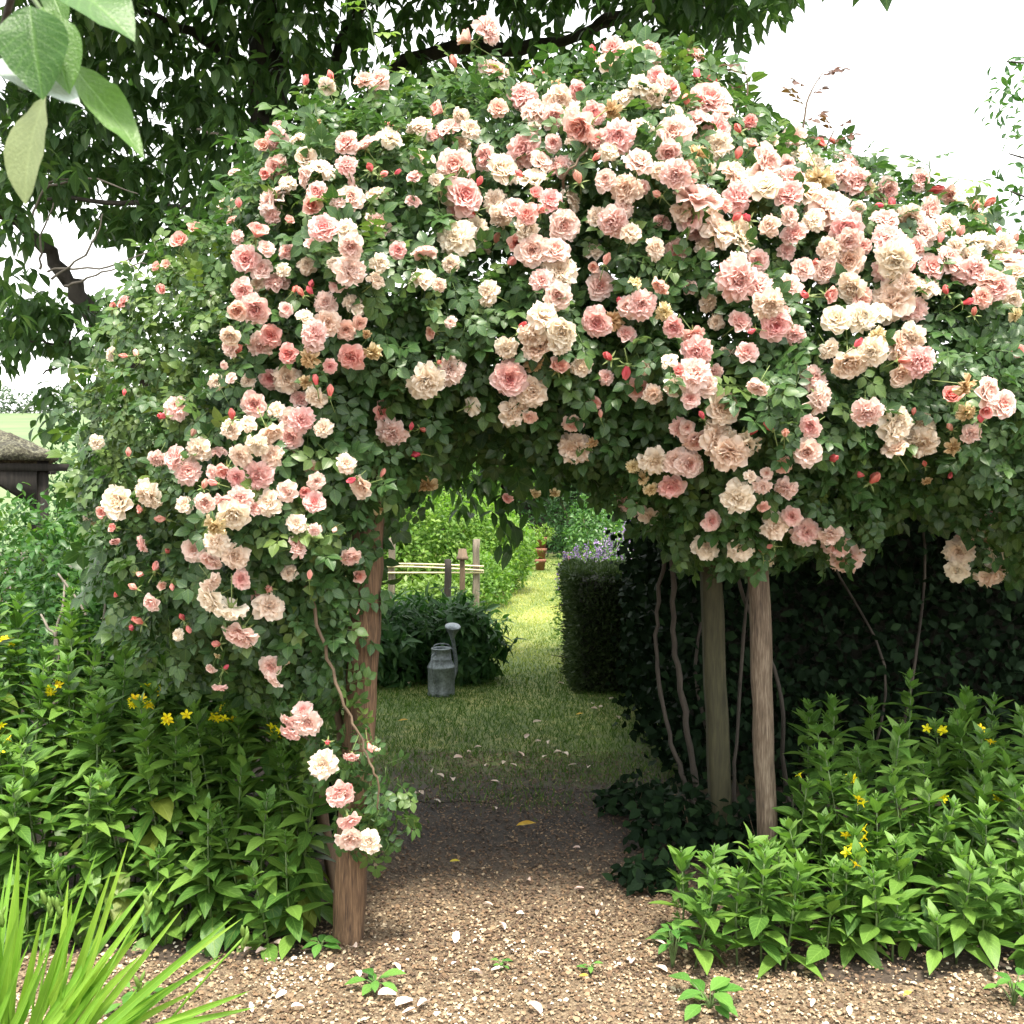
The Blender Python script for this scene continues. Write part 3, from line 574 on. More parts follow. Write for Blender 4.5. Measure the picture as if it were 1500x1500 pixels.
# blooms read off the photograph: tile origin, then x y size kind in a three-times enlargement of that tile
TILES = {
(0, 0): '1340 372 45 R,1440 375 70 C,1460 345 38 R,1210 605 90 P,1160 640 70 S,1215 555 50 P,1305 605 60 C,1395 555 60 F,1025 755 45 P,1340 775 85 P,1165 765 60 S,1265 800 70 C,1390 845 90 P,1195 870 140 P,1370 905 100 S,1420 1000 120 P,1485 880 70 P,985 895 90 C,1050 905 40 B,855 1005 70 S,790 1060 90 S,1130 1025 105 S,1080 1140 110 P,1150 1180 90 P,1240 1185 60 C,1170 1090 70 P,690 1175 50 S,730 1165 50 S,715 1270 55 S,540 1325 55 S,495 1355 40 B,1065 1275 90 P,1120 1360 120 P,1040 1360 100 S,1330 1295 40 R,1370 1290 40 R,1360 1260 40 R,1430 1330 90 P,1340 1390 70 C,1440 1420 100 C,1380 1460 100 P,1190 1475 90 S,1010 1480 80 C,1290 1280 35 R,1015 965 45 S,1270 970 50 S',
(500, 0): '555 175 100 S,650 125 110 P,500 290 45 R,665 305 125 P,885 325 60 B,930 375 70 F,100 350 80 S,165 350 90 P,1190 210 90 P,1265 220 100 C,1350 250 110 P,1180 285 100 C,1365 205 70 P,1110 230 40 R,1320 370 100 C,1440 380 110 P,1385 330 70 P,1450 390 40 R,430 485 90 S,340 545 100 C,520 520 80 C,470 560 100 P,570 565 80 C,215 600 100 C,240 580 35 R,222 553 35 R,795 415 110 P,690 475 80 S,860 480 110 P,960 440 110 C,1040 400 80 P,1000 500 100 C,1110 500 100 P,1045 565 140 S,1185 490 90 F,1215 600 130 P,1180 660 80 C,1310 710 115 P,1460 580 130 P,1470 770 110 P,500 730 150 P,630 690 100 P,800 655 130 P,880 705 90 P,875 695 40 R,715 740 140 C,840 780 120 C,545 770 35 R,795 770 40 R,545 860 145 P,600 810 40 R,585 935 42 R,130 745 45 R,175 770 40 R,238 762 30 R,20 720 80 P,40 870 110 P,320 775 60 P,1045 795 55 B,1160 790 90 P,1110 700 40 R,1250 830 120 C,1245 910 80 P,1400 860 45 B,1490 930 80 C,1190 980 120 P,1275 1020 80 C,850 855 70 S,920 880 100 P,700 955 90 C,760 910 90 P,815 940 90 S,820 1010 100 C,980 990 130 P,590 1000 90 C,500 1040 150 C,870 920 60 B,40 1085 100 P,20 1010 90 C,250 1100 70 P,170 1155 75 C,40 1185 120 P,770 1070 90 S,840 1100 130 P,940 1095 120 P,960 1190 140 C,880 1230 90 P,950 1300 110 P,735 1160 50 B,680 1060 45 B,1105 1175 60 S,1160 1155 50 B,1140 1255 120 P,1300 1235 60 F,1400 1260 80 S,640 1285 100 C,890 1385 130 C,970 1460 120 C,840 1480 110 C,790 1445 50 R,1120 1420 120 P,1190 1400 100 F,1260 1350 90 P,1320 1340 110 P,1230 1335 40 R,1420 1370 80 F,1460 1440 90 P,80 1420 60 S,20 1450 80 S,480 1415 50 P,400 1460 70 S,110 1470 40 F,430 1250 55 C',
(1000, 0): '50 240 80 S,65 340 50 R,145 355 40 R,20 455 50 R,72 445 32 R,120 430 150 P,175 490 90 P,70 520 110 P,15 560 90 P,160 570 120 P,295 535 60 S,250 575 40 R,155 640 110 C,300 635 60 S,240 690 45 R,75 680 100 F,30 750 90 S,370 725 150 P,490 600 90 P,510 670 80 C,570 720 100 C,620 640 50 R,235 765 120 C,360 810 130 C,690 750 100 P,740 720 110 P,480 780 100 P,600 800 120 F,770 800 110 P,735 645 28 R,665 625 30 R,70 870 180 P,30 950 110 P,250 860 110 P,185 900 60 S,165 1005 140 C,260 1030 140 C,290 965 45 R,225 965 40 R,380 990 80 C,470 850 110 P,655 905 170 P,550 840 120 C,470 950 80 P,575 965 90 C,900 840 100 P,880 905 50 R,920 910 45 R,1090 835 60 R,1050 790 80 P,1175 860 70 S,1225 890 90 C,1090 920 100 P,1000 970 120 C,890 960 100 P,905 1035 110 P,1060 1020 110 P,970 1075 110 P,1285 905 60 B,1335 900 50 R,1315 955 60 F,1345 1010 30 R,1385 1025 30 R,1300 1050 110 C,1400 1080 100 C,1450 1065 40 B,1205 1080 70 C,1440 1140 110 P,1455 1195 100 C,720 1005 120 P,730 1060 100 P,645 1095 90 C,730 1145 120 C,530 1180 90 P,625 1190 100 P,580 1165 35 R,935 1145 150 C,985 1190 50 R,1175 1140 120 P,1290 1190 110 P,1355 1220 100 S,1330 1190 35 R,1390 1260 100 P,1320 1305 80 S,245 1235 150 P,330 1245 110 P,180 1195 40 R,465 1270 120 P,545 1300 50 R,640 1295 80 S,740 1275 130 C,790 1300 80 S,920 1310 170 C,990 1240 80 C,675 1400 110 C,790 1390 120 C,860 1370 90 C,1160 1285 40 R,1240 1330 45 R,1280 1380 35 R,1470 1390 60 F,380 1340 120 C,440 1375 70 S,410 1430 120 P,490 1475 80 P,315 1450 35 R,50 1475 90 S,850 1480 80 F,1000 1485 110 C,1480 1130 70 P,820 830 60 F,1130 1060 45 B,1215 1030 45 B',
(0, 500): '1010 20 90 P,1040 45 50 R,1140 20 100 P,1265 55 80 S,1350 75 90 F,1450 110 60 P,555 65 35 B,600 60 35 B,485 55 60 C,1380 10 80 P,1015 160 50 P,985 105 35 P,1185 165 80 P,1265 165 110 C,1340 180 60 F,1390 185 45 R,1385 250 90 C,1450 235 45 R,720 330 45 R,1020 335 45 R,1015 385 80 C,1215 300 70 C,1265 340 80 P,1325 345 100 P,1190 410 120 C,1130 460 90 C,1055 505 90 C,1190 500 90 C,545 235 25 R,690 520 70 P,765 510 100 P,870 475 100 C,845 410 35 B,930 575 60 P,990 565 90 S,1040 600 80 P,1130 595 120 P,895 640 40 B,950 625 40 B,900 710 80 P,1055 690 100 P,990 710 80 P,1025 765 130 C,1260 660 90 P,1340 660 60 S,1390 615 70 P,1380 705 90 P,450 745 60 S,515 705 140 C,645 680 130 C,620 740 45 S,390 790 50 C,720 780 45 B,500 820 50 S,505 880 40 P,625 890 70 P,735 925 35 R,940 820 100 F,945 880 100 C,850 915 90 P,925 965 100 P,1030 945 110 C,1060 1045 80 P,1380 830 50 P,1475 820 30 B,605 1020 35 B,680 1005 45 B,715 1075 50 S,755 1070 30 B,525 1095 40 R,595 1085 40 B,665 1150 70 P,620 1235 50 R,575 1250 35 R,805 1220 35 R,825 1255 35 B,780 1290 50 C,935 1065 80 C,920 1140 120 C,1010 1190 130 C,1055 1290 135 P,1185 1155 130 C,1185 1085 50 B,1360 1040 35 B,960 1330 45 B,955 1385 30 F,925 1440 45 P,985 1440 30 R,1190 1430 90 P,1200 1480 90 P,1250 1395 50 C,420 445 60 C,565 500 35 B',
(500, 500): '45 70 110 S,140 60 90 F,375 185 150 C,480 125 110 P,425 95 30 R,180 305 80 S,220 405 120 P,575 285 80 C,740 165 140 P,840 220 130 C,765 310 130 C,830 335 60 S,855 110 90 F,955 115 105 S,725 30 90 C,860 20 130 C,960 15 90 C,1180 75 50 R,1255 115 60 R,1110 275 60 S,1015 365 90 P,1025 475 130 C,1105 450 50 F,1140 330 30 B,915 520 30 B,1370 235 80 C,1440 80 70 C,1480 130 70 S,25 535 80 C,85 640 100 C,340 495 45 R,305 385 32 R,350 385 32 R,375 640 90 F,165 740 50 F,175 590 35 B,58 605 40 R,1280 550 60 F,1375 530 120 C,1470 530 110 P,1450 640 110 P,1260 705 120 P,1345 770 80 C,1365 660 70 F,1325 600 60 F,730 690 45 S,850 675 50 F,935 670 45 F,40 950 90 P,75 1030 70 S,65 1180 40 S,1490 380 80 P,620 350 35 C',
(1000, 500): '60 50 120 P,50 135 130 P,100 190 100 P,35 250 80 P,330 205 90 P,180 295 140 C,90 335 35 R,20 380 60 P,60 440 110 P,160 430 150 C,250 450 150 C,200 500 150 C,30 540 110 P,300 405 40 R,390 385 50 R,450 410 50 B,560 375 90 P,440 545 70 S,545 490 115 P,600 535 50 S,650 515 50 R,580 160 100 P,610 250 120 P,650 35 80 C,730 100 140 C,830 45 120 C,760 20 40 R,960 20 120 C,1050 90 120 P,960 150 100 C,955 85 50 R,1030 145 50 R,810 320 120 P,945 375 150 C,1065 365 120 C,930 465 100 C,1040 450 130 C,1015 320 32 R,1180 240 100 S,1250 195 100 F,1340 220 130 P,1410 275 110 P,1330 300 70 S,1250 320 80 F,1310 350 40 R,1270 410 80 P,1180 385 40 B,1190 470 70 F,1475 40 50 S,760 580 40 R,830 615 55 R,1065 545 30 R,1075 620 45 F,1180 580 30 R,240 690 130 C,300 590 50 C,370 580 50 P,450 650 90 P,350 640 70 P,355 730 50 S,410 815 110 C,480 770 80 P,545 840 110 P,650 855 100 P,680 900 110 P,720 960 130 P,130 790 80 P,100 900 105 C,255 910 110 C,365 960 90 C,350 925 40 B,395 900 35 B,1360 750 100 P,1350 820 120 C,1245 860 80 P,1210 925 110 C,1205 1010 90 C,1390 980 100 C,1360 1035 120 C,1350 890 80 C',
(0, 1000): '965 20 60 P,1330 120 80 P,1280 170 90 P,1350 180 110 P,1275 220 80 P,1420 360 110 C,1475 490 90 P',
(500, 1000): '45 325 65 P,120 270 38 B,150 292 35 C,0 490 110 P,35 610 90 P,40 690 110 P,120 700 90 C,-60 262 35 R,20 468 35 R'}
blooms = []
for (ox, oy), sx in TILES.items():
    for e in sx.split(','):
        x, y, z, k = e.split(); blooms.append((ox + float(x) / 3, oy + float(y) / 3, float(z) / 3, k))
bp = np.array([(b[0], b[1]) for b in blooms]); bd, bt, byf, byb = depth(bp); bo = outward(bp)
for i, (px, py, dia, k) in enumerate(blooms):
    Yb = byf[i] - (.08 if bd[i] > 15 else .02) - random.uniform(0, .05)
    if py > 950: Yb = 3.34
    if px > 1380 and py > 730: Yb = 4.1
    c = P(px, py, Yb); D = dia / F * Yb * (1.22 if px > 980 and py < 480 else 1.16)
    tt = min(1, max(0, bt[i])); upw = random.uniform(-.35, .45) if py < 480 else random.uniform(-.75, .2)
    nrm = np.array(bo[i]) * (1 - tt) * .45 + np.array((0, -1, 0)) * (.8 + .35 * tt) + np.array((0, 0, upw)) + rng.normal(0, .5 if k == 'C' else .38, 3)
    if k in 'RB': nrm = rng.normal(0, .5, 3) + np.array((0, -.35, .55 if py < 700 else .2)); D *= .95
    if k == 'F': nrm = nrm + np.array((0, 0, -.35))
    nrm = nrm / np.linalg.norm(nrm)
    q = Vector(nrm).to_track_quat('Z', 'Y') @ Quaternion((0, 0, 1), random.uniform(0, 6.28))
    me = random.choice(BL[k]); o = link(me.name.split('.')[0], me, rose)
    sc = D * (1.25 if k in 'RB' else 1.05)
    o.matrix_local = Matrix.LocRotScale(Vector(c - off - nrm * D * .15), q, Vector((sc, sc, sc * random.uniform(.9, 1.1))))

# smaller blooms filling the crowded right shoulder of the rose
FILLS = [([(960, 110), (1090, 165), (1250, 255), (1480, 370), (1490, 480), (1150, 430), (980, 340), (760, 300), (760, 190)], 40), ([(400, 240), (620, 170), (760, 190), (760, 330), (640, 420), (480, 470), (340, 480), (340, 330)], 32), ([(340, 480), (500, 470), (480, 700), (400, 900), (300, 860), (240, 620)], 18), ([(640, 420), (980, 340), (1150, 430), (1100, 600), (800, 560)], 16)]
got = []
for poly, want in FILLS:
    n0 = len(got)
    for c in sample_poly(poly, 900):
        if len(got) - n0 < want and np.min(np.linalg.norm(bp - c, axis=1)) > 21 and (not got or np.min(np.linalg.norm(np.array(got) - c, axis=1)) > 26): got.append(c)
got = np.array(got); gd, gt_, gyf, gyb = depth(got)
for kk, key in enumerate('PC'):
    V, T, Gt, MI, ofs = [], [], [], [], 0
    for i in range(kk, len(got), 2):
        me = random.choice(BL[key]); nv, npol = len(me.vertices), len(me.polygons)
        v = np.zeros(nv * 3); me.vertices.foreach_get('co', v); t_ = np.zeros(npol * 3, int); me.loops.foreach_get('vertex_index', t_); mi = np.zeros(npol, int); me.polygons.foreach_get('material_index', mi); g_ = np.zeros(nv); me.attributes['g'].data.foreach_get('value', g_)
        nrm = np.array((0, -1, random.uniform(-.2, .6))) + rng.normal(0, .4, 3); R = np.array(Vector(nrm).to_track_quat('Z', 'Y').to_matrix()); sc = random.uniform(20, 37) / F * gyf[i] * 1.15
        V.append(v.reshape(-1, 3) @ R.T * sc + P(got[i][0], got[i][1], gyf[i] - .03) - off); T.append(t_.reshape(-1, 3) + ofs); MI.append(mi); Gt.append(g_); ofs += nv
    link('small_blooms', raw_mesh('small_blooms', np.vstack(V), np.vstack(T), {'g': np.concatenate(Gt)}, [M['petal_' + key], M['sepal']], np.concatenate(MI)), rose, 'stuff')

# ------------------------------------------------------------------ loosestrife beds
LT = [leaf(1, .44, 5, .14, .12 + .13 * i, .38, .012, i) for i in range(3)]
LB = [leaf(1, .56, 5, .10, .35, .45, .02, 10 + i) for i in range(2)]
lt_m = single_meshes('leaf', LT, M['loose']); lb_m = single_meshes('leaf', LB, M['loose_low'])
M['loose_top'] = leaf_mat('loose_top', (0.07, 0.165, 0.028), (0.115, 0.235, 0.04), (0.17, 0.29, 0.06), 0.3, 0.45, 7, 0.25)
ltop_m = single_meshes('leaf', LT, M['loose_top'])
tipm = single_meshes('leaf', [merge([(leaf(1, .3, 2, .2, .15, .35), fr1((0, 0, .05 * k), (math.cos(k * 2.4) * .7, math.sin(k * 2.4) * .7, .75 + .1 * k), (0, 0, 1), .5 - .03 * k)) for k in range(9)])], M['loose_top'])[0]; tipm.name = 'shoot_tip'
def star():
    V, T, g = [], [], []
    for k in range(5):
        a = k * 1.2566; c, s = math.cos(a), math.sin(a); o = len(V)
        for (l, wd, z) in ((.08, .1, 0), (.5, .26, .16), (.8, .18, .2), (1, 0, .18)):
            for q in (-1, 0, 1): V.append((c * l - s * q * wd, s * l + c * q * wd, z - (.05 if q == 0 else 0))); g.append(l)
        for i in range(3):
            for j in range(2): a0 = o + i * 3 + j; T += [(a0, a0 + 1, a0 + 4), (a0, a0 + 4, a0 + 3)]
    tb = tube_tmpl([(0, 0, -.6), (0, 0, .05), (0, 0, .3)], [.05, .1, .09], 5); o = len(V); V += [tuple(v) for v in tb.V]; T += [tuple(t_ + o) for t_ in tb.T]; g += [0.1] * len(tb.V)
    return raw_mesh('flower', V, T, {'g': g}, [M['yellow']])
star_m = star()
stem_m = {}
def stem_mesh(h):
    k = round(h, 1)
    if k not in stem_m:
        tm = tube_tmpl([(0, 0, 0), (.01, 0, k * .5), (0, 0, k)], [.0045, .0038, .0025], 5); stem_m[k] = raw_mesh('stem', tm.V, tm.T, mats=[M['stem']])
    return stem_m[k], h / k
def loosestrife(x, y, h, label, group, flowers=0, low=True, rs=0, lean=(0, 0), zvis=0.0):
    r = random.Random(rs); t_ = thing('loosestrife_plant', label, 'plant', (x, y, 0), group)
    t_.rotation_euler = (lean[1] + r.uniform(-.18, .18), lean[0] + r.uniform(-.18, .18), r.uniform(0, 6.28))
    me, k = stem_mesh(h); s_ = link('stem', me, t_); s_.scale = (1, 1, k)
    z = h - .035; i = 0; gap = .04
    while z > max(.03, zvis):
        f = (h - z) / h; n_ = 4 if (i % 3 == 0 or (h - z) < .12) else 3
        L = min(.058 + .3 * (h - z) ** .9, .132) * r.uniform(.75, 1.18)
        ph = i * .7 + r.uniform(-.2, .2); eln = 58 - 88 * min(1, (h - z) / .5) + r.uniform(-8, 8)
        for q in range(n_):
            a = ph + 6.283 * q / n_ + r.uniform(-.25, .25); el = math.radians(eln + r.uniform(-22, 22))
            big = (h - z) > .34 and low and r.random() < .6
            A = fr1((.004 * math.cos(a), .004 * math.sin(a), z + r.uniform(-.008, .008)), (math.cos(a) * math.cos(el), math.sin(a) * math.cos(el), math.sin(el)), (r.uniform(-.2, .2), r.uniform(-.2, .2), 1), L * (1.0 if not big else 1.08))
            o = link('leaf', r.choice(lb_m if big else ltop_m if h - z < .1 else lt_m), t_); o.matrix_local = to_m4(A)
        if .08 < h - z < .5 and r.random() < .8:
            a = r.uniform(0, 6.28); o = link('side_shoot', tipm, t_); o.location = (.012 * math.cos(a), .012 * math.sin(a), z); o.scale = (r.uniform(.06, .1),) * 3; o.rotation_euler = (-math.sin(a) * .75, math.cos(a) * .75, r.uniform(0, 6))
        z -= gap * r.uniform(.85, 1.15) * (1 + .5 * f); i += 1
    o = link('shoot_tip', tipm, t_); o.location = (0, 0, h - .035); o.scale = (.085,) * 3; o.rotation_euler = (0, 0, r.uniform(0, 6))
    for q in range(flowers):
        a = r.uniform(0, 6.28); o = link('flower', star_m, t_)
        o.location = (.036 * math.cos(a), .036 * math.sin(a), h + .012 - r.uniform(0, .05)); o.rotation_euler = (-math.sin(a) * .8, math.cos(a) * .8, a); o.scale = (.024,) * 3
LG, LFG = 'plain loosestrife left of the arch', 'flowering loosestrife left of the arch'
RG, RFG = 'plain loosestrife right of the arch', 'flowering loosestrife right of the arch'
LLAB = 'leafy green loosestrife stem without flowers in the bed left of the arch'
LFLAB = 'leafy loosestrife stem topped with yellow star flowers left of the arch'
RLAB = 'leafy green loosestrife stem without flowers in the bed below the round post'
RFLAB = 'leafy loosestrife stem topped with yellow star flowers below the round post'
k = 0
def bed(x0f, x1f, rows):
    global k
    for (y, step, h0, h1, zv, lab, grp) in rows:
        x = x0f(y) + random.uniform(0, step)
        while x < x1f(y):
            hh = random.uniform(h0 - .05, h1 + .05)
            if .5 < x < 1.3: hh = min(hh, random.uniform(.3, .4))
            loosestrife(x + random.uniform(-.03, .03), y + random.uniform(-.06, .06), hh, lab, grp, 0, True, 100 + k, (random.uniform(-.06, .06), .05), zv); k += 1
            x += step * random.uniform(.8, 1.2)
ls = 'loosestrife stem without flowers '
A1 = ('short ' + ls + 'along the gravel edge left of the split post', 'short loosestrife left of the arch')
A2 = ('knee high ' + ls + 'in the middle of the bed left of the arch', 'middle loosestrife left of the arch')
A3 = ('tall ' + ls + 'at the back of the bed against the privet shrub', 'tall loosestrife left of the arch')
B1 = ('short ' + ls + 'along the gravel edge right of the path', 'short loosestrife right of the arch')
B2 = ('medium ' + ls + 'in the bed before the round post', 'middle loosestrife right of the arch')
B3 = ('taller ' + ls + 'at the back of the bed against the dark hedge', 'tall loosestrife right of the arch')
bed(lambda y: -.56 * y, lambda y: -.70 if y < 3.75 else -.78, [(3.55, .10, .34, .5, 0, *A1), (3.68, .11, .52, .7, .05, *A2), (3.82, .115, .66, .82, .22, *A2), (3.98, .12, .76, .93, .34, *A2), (4.18, .125, .88, 1.05, .42, *A3), (4.4, .135, .95, 1.14, .5, *A3), (4.65, .15, 1.0, 1.18, .55, *A3)])
bed(lambda y: .60 if y < 3.6 else .76, lambda y: .56 * y, [(3.42, .11, .24, .36, 0, *B1), (3.55, .11, .32, .46, 0, *B2), (3.70, .11, .40, .54, .05, *B2)])
bed(lambda y: 1.15, lambda y: .56 * y, [(3.86, .12, .46, .60, .12, *B2), (4.05, .125, .52, .68, .22, *B3), (4.25, .13, .56, .74, .3, *B3), (4.5, .15, .62, .8, .38, *B3)])
for px, py, Yf, nf in ((258, 1048, 3.68, 6), (245, 1022, 4.1, 4), (256, 1078, 3.7, 4), (322, 1080, 3.7, 5), (98, 1030, 4.0, 5), (15, 1120, 3.65, 5), (5, 1087, 3.8, 3), (0, 965, 4.4, 4), (435, 1100, 3.7, 4), (312, 1056, 3.9, 2)):
    q = P(px, py, Yf); loosestrife(q[0], Yf, q[2] + .07, LFLAB, LFG, nf, True, int(px), (0, 0), max(0, q[2] - .5))
for px, py, Yf, nf in ((1250, 1270, 3.5, 4), (1266, 1246, 3.62, 3), (1395, 1072, 4.3, 3), (1430, 1086, 4.25, 2), (1475, 1190, 3.85, 4), (1250, 1180, 3.8, 2), (1340, 1192, 3.85, 2), (1268, 1156, 3.95, 2), (1166, 1162, 4.0, 1), (1400, 1048, 4.5, 1)):
    q = P(px, py, Yf); loosestrife(q[0], Yf, q[2] + .07, RFLAB, RFG, nf, True, int(px) + 7, (0, 0), max(0, q[2] - .5))

# ------------------------------------------------------------------ daylily clump, bottom left
dl = thing('daylily_clump', 'clump of long arching bright green daylily leaves with pale buds at the gravel edge', 'daylily', (-1.15, 2.6, 0))
doff = np.array(dl.location)
def strap(name, pts, wd, parent, twist=0.0, mat='daylily'):
    pp = smooth_path([np.array(q, float) - doff for q in pts], 6); n = len(pp); V, T, U = [], [], []
    for i, q in enumerate(pp):
        t_ = i / (n - 1); d = pp[min(i + 1, n - 1)] - pp[max(i - 1, 0)]; d = d / np.linalg.norm(d)
        side = np.cross(d, (math.sin(twist) * .7, -1, .35)); side /= np.linalg.norm(side); up = np.cross(side, d)
        hw = wd / 2 * (min(1, .7 + t_) if t_ < .5 else max(0.02, 1 - ((t_ - .5) / .5) ** 1.9))
        V += [q - side * hw + up * hw * .45, q, q + side * hw + up * hw * .45]; U += [(t_, -1, 0), (t_, 0, 0), (t_, 1, 0)]
    for i in range(n - 1):
        for j in range(2): a = i * 3 + j; T += [(a, a + 1, a + 4), (a, a + 4, a + 3)]
    return link(name, raw_mesh(name, V, T, {'luv': U, 'sgl': np.ones(len(V))}, [M[mat]]), parent)
BL_TIPS = [(0, 1290, 2.5, 30), (22, 1290, 2.6, 28), (28, 1238, 2.7, 10), (100, 1290, 2.7, 90), (143, 1245, 2.6, 95), (188, 1232, 2.65, 110), (60, 1345, 2.5, 40), (100, 1350, 2.5, 80), (205, 1365, 2.6, 95), (242, 1285, 2.7, 120), (145, 1370, 2.55, 90), (355, 1345, 2.6, 190), (345, 1340, 2.55, 160), (160, 1400, 2.5, 60), (365, 1452, 2.5, 170), (30, 1330, 2.45, -20), (0, 1235, 2.6, -10), (-30, 1260, 2.5, -30), (205, 1400, 2.6, 130), (120, 1430, 2.45, 50), (70, 1400, 2.45, 20), (-40, 1330, 2.4, -60), (300, 1480, 2.5, 150), (20, 1250, 2.75, 0), (110, 1380, 2.65, 120), (-60, 1300, 2.6, 20), (255, 1440, 2.6, 140), (180, 1330, 2.7, 70)]
BL_TIPS = BL_TIPS + [(a + random.uniform(-35, 35), b + random.uniform(5, 70), c + random.uniform(-.1, .1), d + random.uniform(-25, 25)) for a, b, c, d in BL_TIPS]
for i, (tx, ty, Yt, bx) in enumerate(BL_TIPS):
    tip = P(tx, ty, Yt); base = np.array(((bx * .55 - 750) / F * 2.65 + random.uniform(-.05, .05), 2.62 + random.uniform(-.12, .12), -.01))
    mid = base * .45 + tip * .55 + np.array((0, 0, .05 + .03 * random.random())) * (1 if tx > 200 else .6); m0 = base * .8 + tip * .2 + np.array((0, 0, .08))
    strap('leaf', [base, m0, mid, tip], random.uniform(.016, .032), dl, random.uniform(-.8, .8))
for (tx, ty, bx) in ((215, 1322, 110), (358, 1372, 230), (72, 1325, 60), (85, 1328, 62), (207, 1440, 160), (0, 1345, 0)):
    tip = P(tx, ty, 2.6); base = np.array(((bx * .7 - 750) / F * 2.6, 2.6, 0)); st = tube('flower_stalk', [base - doff, (base * .5 + tip * .5) - doff + np.array((-.015, 0, .02)), tip - doff], .004, .003, M['daylily'], dl, 5, 4)
    for q in range(4):
        d = Vector((random.uniform(-.3, .5), random.uniform(-.4, .4), 1)).normalized(); s_ = random.uniform(.7, 1.05)
        tb = tube_tmpl([(0, 0, 0), (0, 0, .012), (0, 0, .032), (0, 0, .045)], [.003, .007, .006, .001], 6); o = tm_obj('bud', tb, M['lime'], st)
        o.matrix_local = Matrix.LocRotScale(Vector(tip - doff) + Vector((random.uniform(-.008, .008), 0, -.012 * q)), d.to_track_quat('Z', 'Y'), Vector((s_,) * 3))

# ------------------------------------------------------------------ apple branch close overhead
ap = thing('apple_tree', 'apple tree whose broad pale backed leaves hang down on a twig from above', 'tree', (-1.5, -1.1, 0))
aoff = np.array(ap.location)
def apple_leaf(a, b, wd, Y0, Y1, mat, nrm, seed, curl=.15, pk=.42, rows=9):
    A, B = P(*a, Y0), P(*b, Y1); L = np.linalg.norm(B - A); tm = leaf(1, wd / F * Y0 / L, rows, .12, curl, pk, .02, seed, .9)
    o = link('leaf', single_meshes('leaf', [tm], M[mat])[0], ap); o.matrix_local = to_m4(fr1(A - aoff, B - A, nrm, L)); return o
apple_leaf((44, 8), (56, 132), 100, .77, .75, 'apple', (.15, -1, .3), 1)
apple_leaf((62, 10), (102, 124), 74, .78, .765, 'apple', (.5, -1, .2), 2)
apple_leaf((85, -28), (190, 15), 105, .82, .78, 'apple', (.1, -.8, .9), 3, .25)
apple_leaf((98, 88), (212, 208), 62, .83, .8, 'apple', (.5, -.9, .5), 4)
apple_leaf((-8, 88), (115, 138), 84, .79, .77, 'apple_back', (.1, -.75, .7), 5, .1)['label'] = 'blue white underside of a turned leaf'
apple_leaf((68, 140), (5, 278), 82, .86, .84, 'apple_pale', (-.5, -1, -.1), 6, .25, .6)['label'] = 'pale green leaf showing its downy back'
apple_leaf((22, 40), (30, 66), 22, .88, .86, 'apple', (0, -1, .5), 7)
apple_leaf((70, -30), (92, 30), 40, .86, .84, 'apple', (0, -1, .5), 8)
tube('trunk', [(0, 0, -.05), (.05, .05, .9), (-.05, .1, 1.7), (.1, .15, 2.6), (.15, .2, 3.6)], .13, .05, M['bark'], ap, 10, 6, None, .006)
tube('limb', [(0, .1, 1.75), (.5, .7, 2.2), (.85, 1.3, 2.5), (1.1, 1.95, 2.45), P(30, -180, .8) - aoff], .06, .005, M['bark'], ap, 8, 6, None, .004)
tube('limb', [(0, .1, 1.9), (-.6, .3, 2.6), (-1.1, .2, 3.2)], .05, .01, M['bark'], ap, 8, 6, None, .004)
tube('limb', [(.05, .1, 2.1), (.7, -.1, 2.8), (1.3, .1, 3.3)], .05, .01, M['bark'], ap, 8, 6, None, .004)
na = 5200; q = np.array(((-1.3, -.9, 3.3), (-2.3, -.8, 3.2), (-.4, -.7, 3.3), (-1.2, -1.7, 3.4)))[rng.integers(0, 4, na)] + unit(rng.normal(0, 1, (na, 3))) * (np.array((1.0, .9, .8)) * rng.random((na, 1)) ** .4)
foliage(ap, [leaf(1, .62, 3, .12, .2, .45), leaf(1, .55, 3, .15, .25, .45)], frames(q, rng.normal(0, 1, (na, 3)) + (0, 0, -.3), unit(np.array((0, 0, 1)) + rng.normal(0, .5, (na, 3))), rng.uniform(.06, .09, na)), rng.random(na), M['apple'], 0, 'leaf', 'crown')
tube('twig', [P(30, -180, .8) - aoff, P(22, -40, .82) - aoff, P(10, 20, .84) - aoff, P(-6, 75, .86) - aoff], .004, .0025, M['bark'], ap)
tube('twig', [P(22, -40, .82) - aoff, P(50, 0, .8) - aoff, P(60, 14, .79) - aoff], .0025, .0015, M['stem'], ap)
tube('twig', [P(55, 5, .8) - aoff, P(62, 60, .84) - aoff, P(70, 140, .86) - aoff], .0016, .0012, M['stem'], ap)

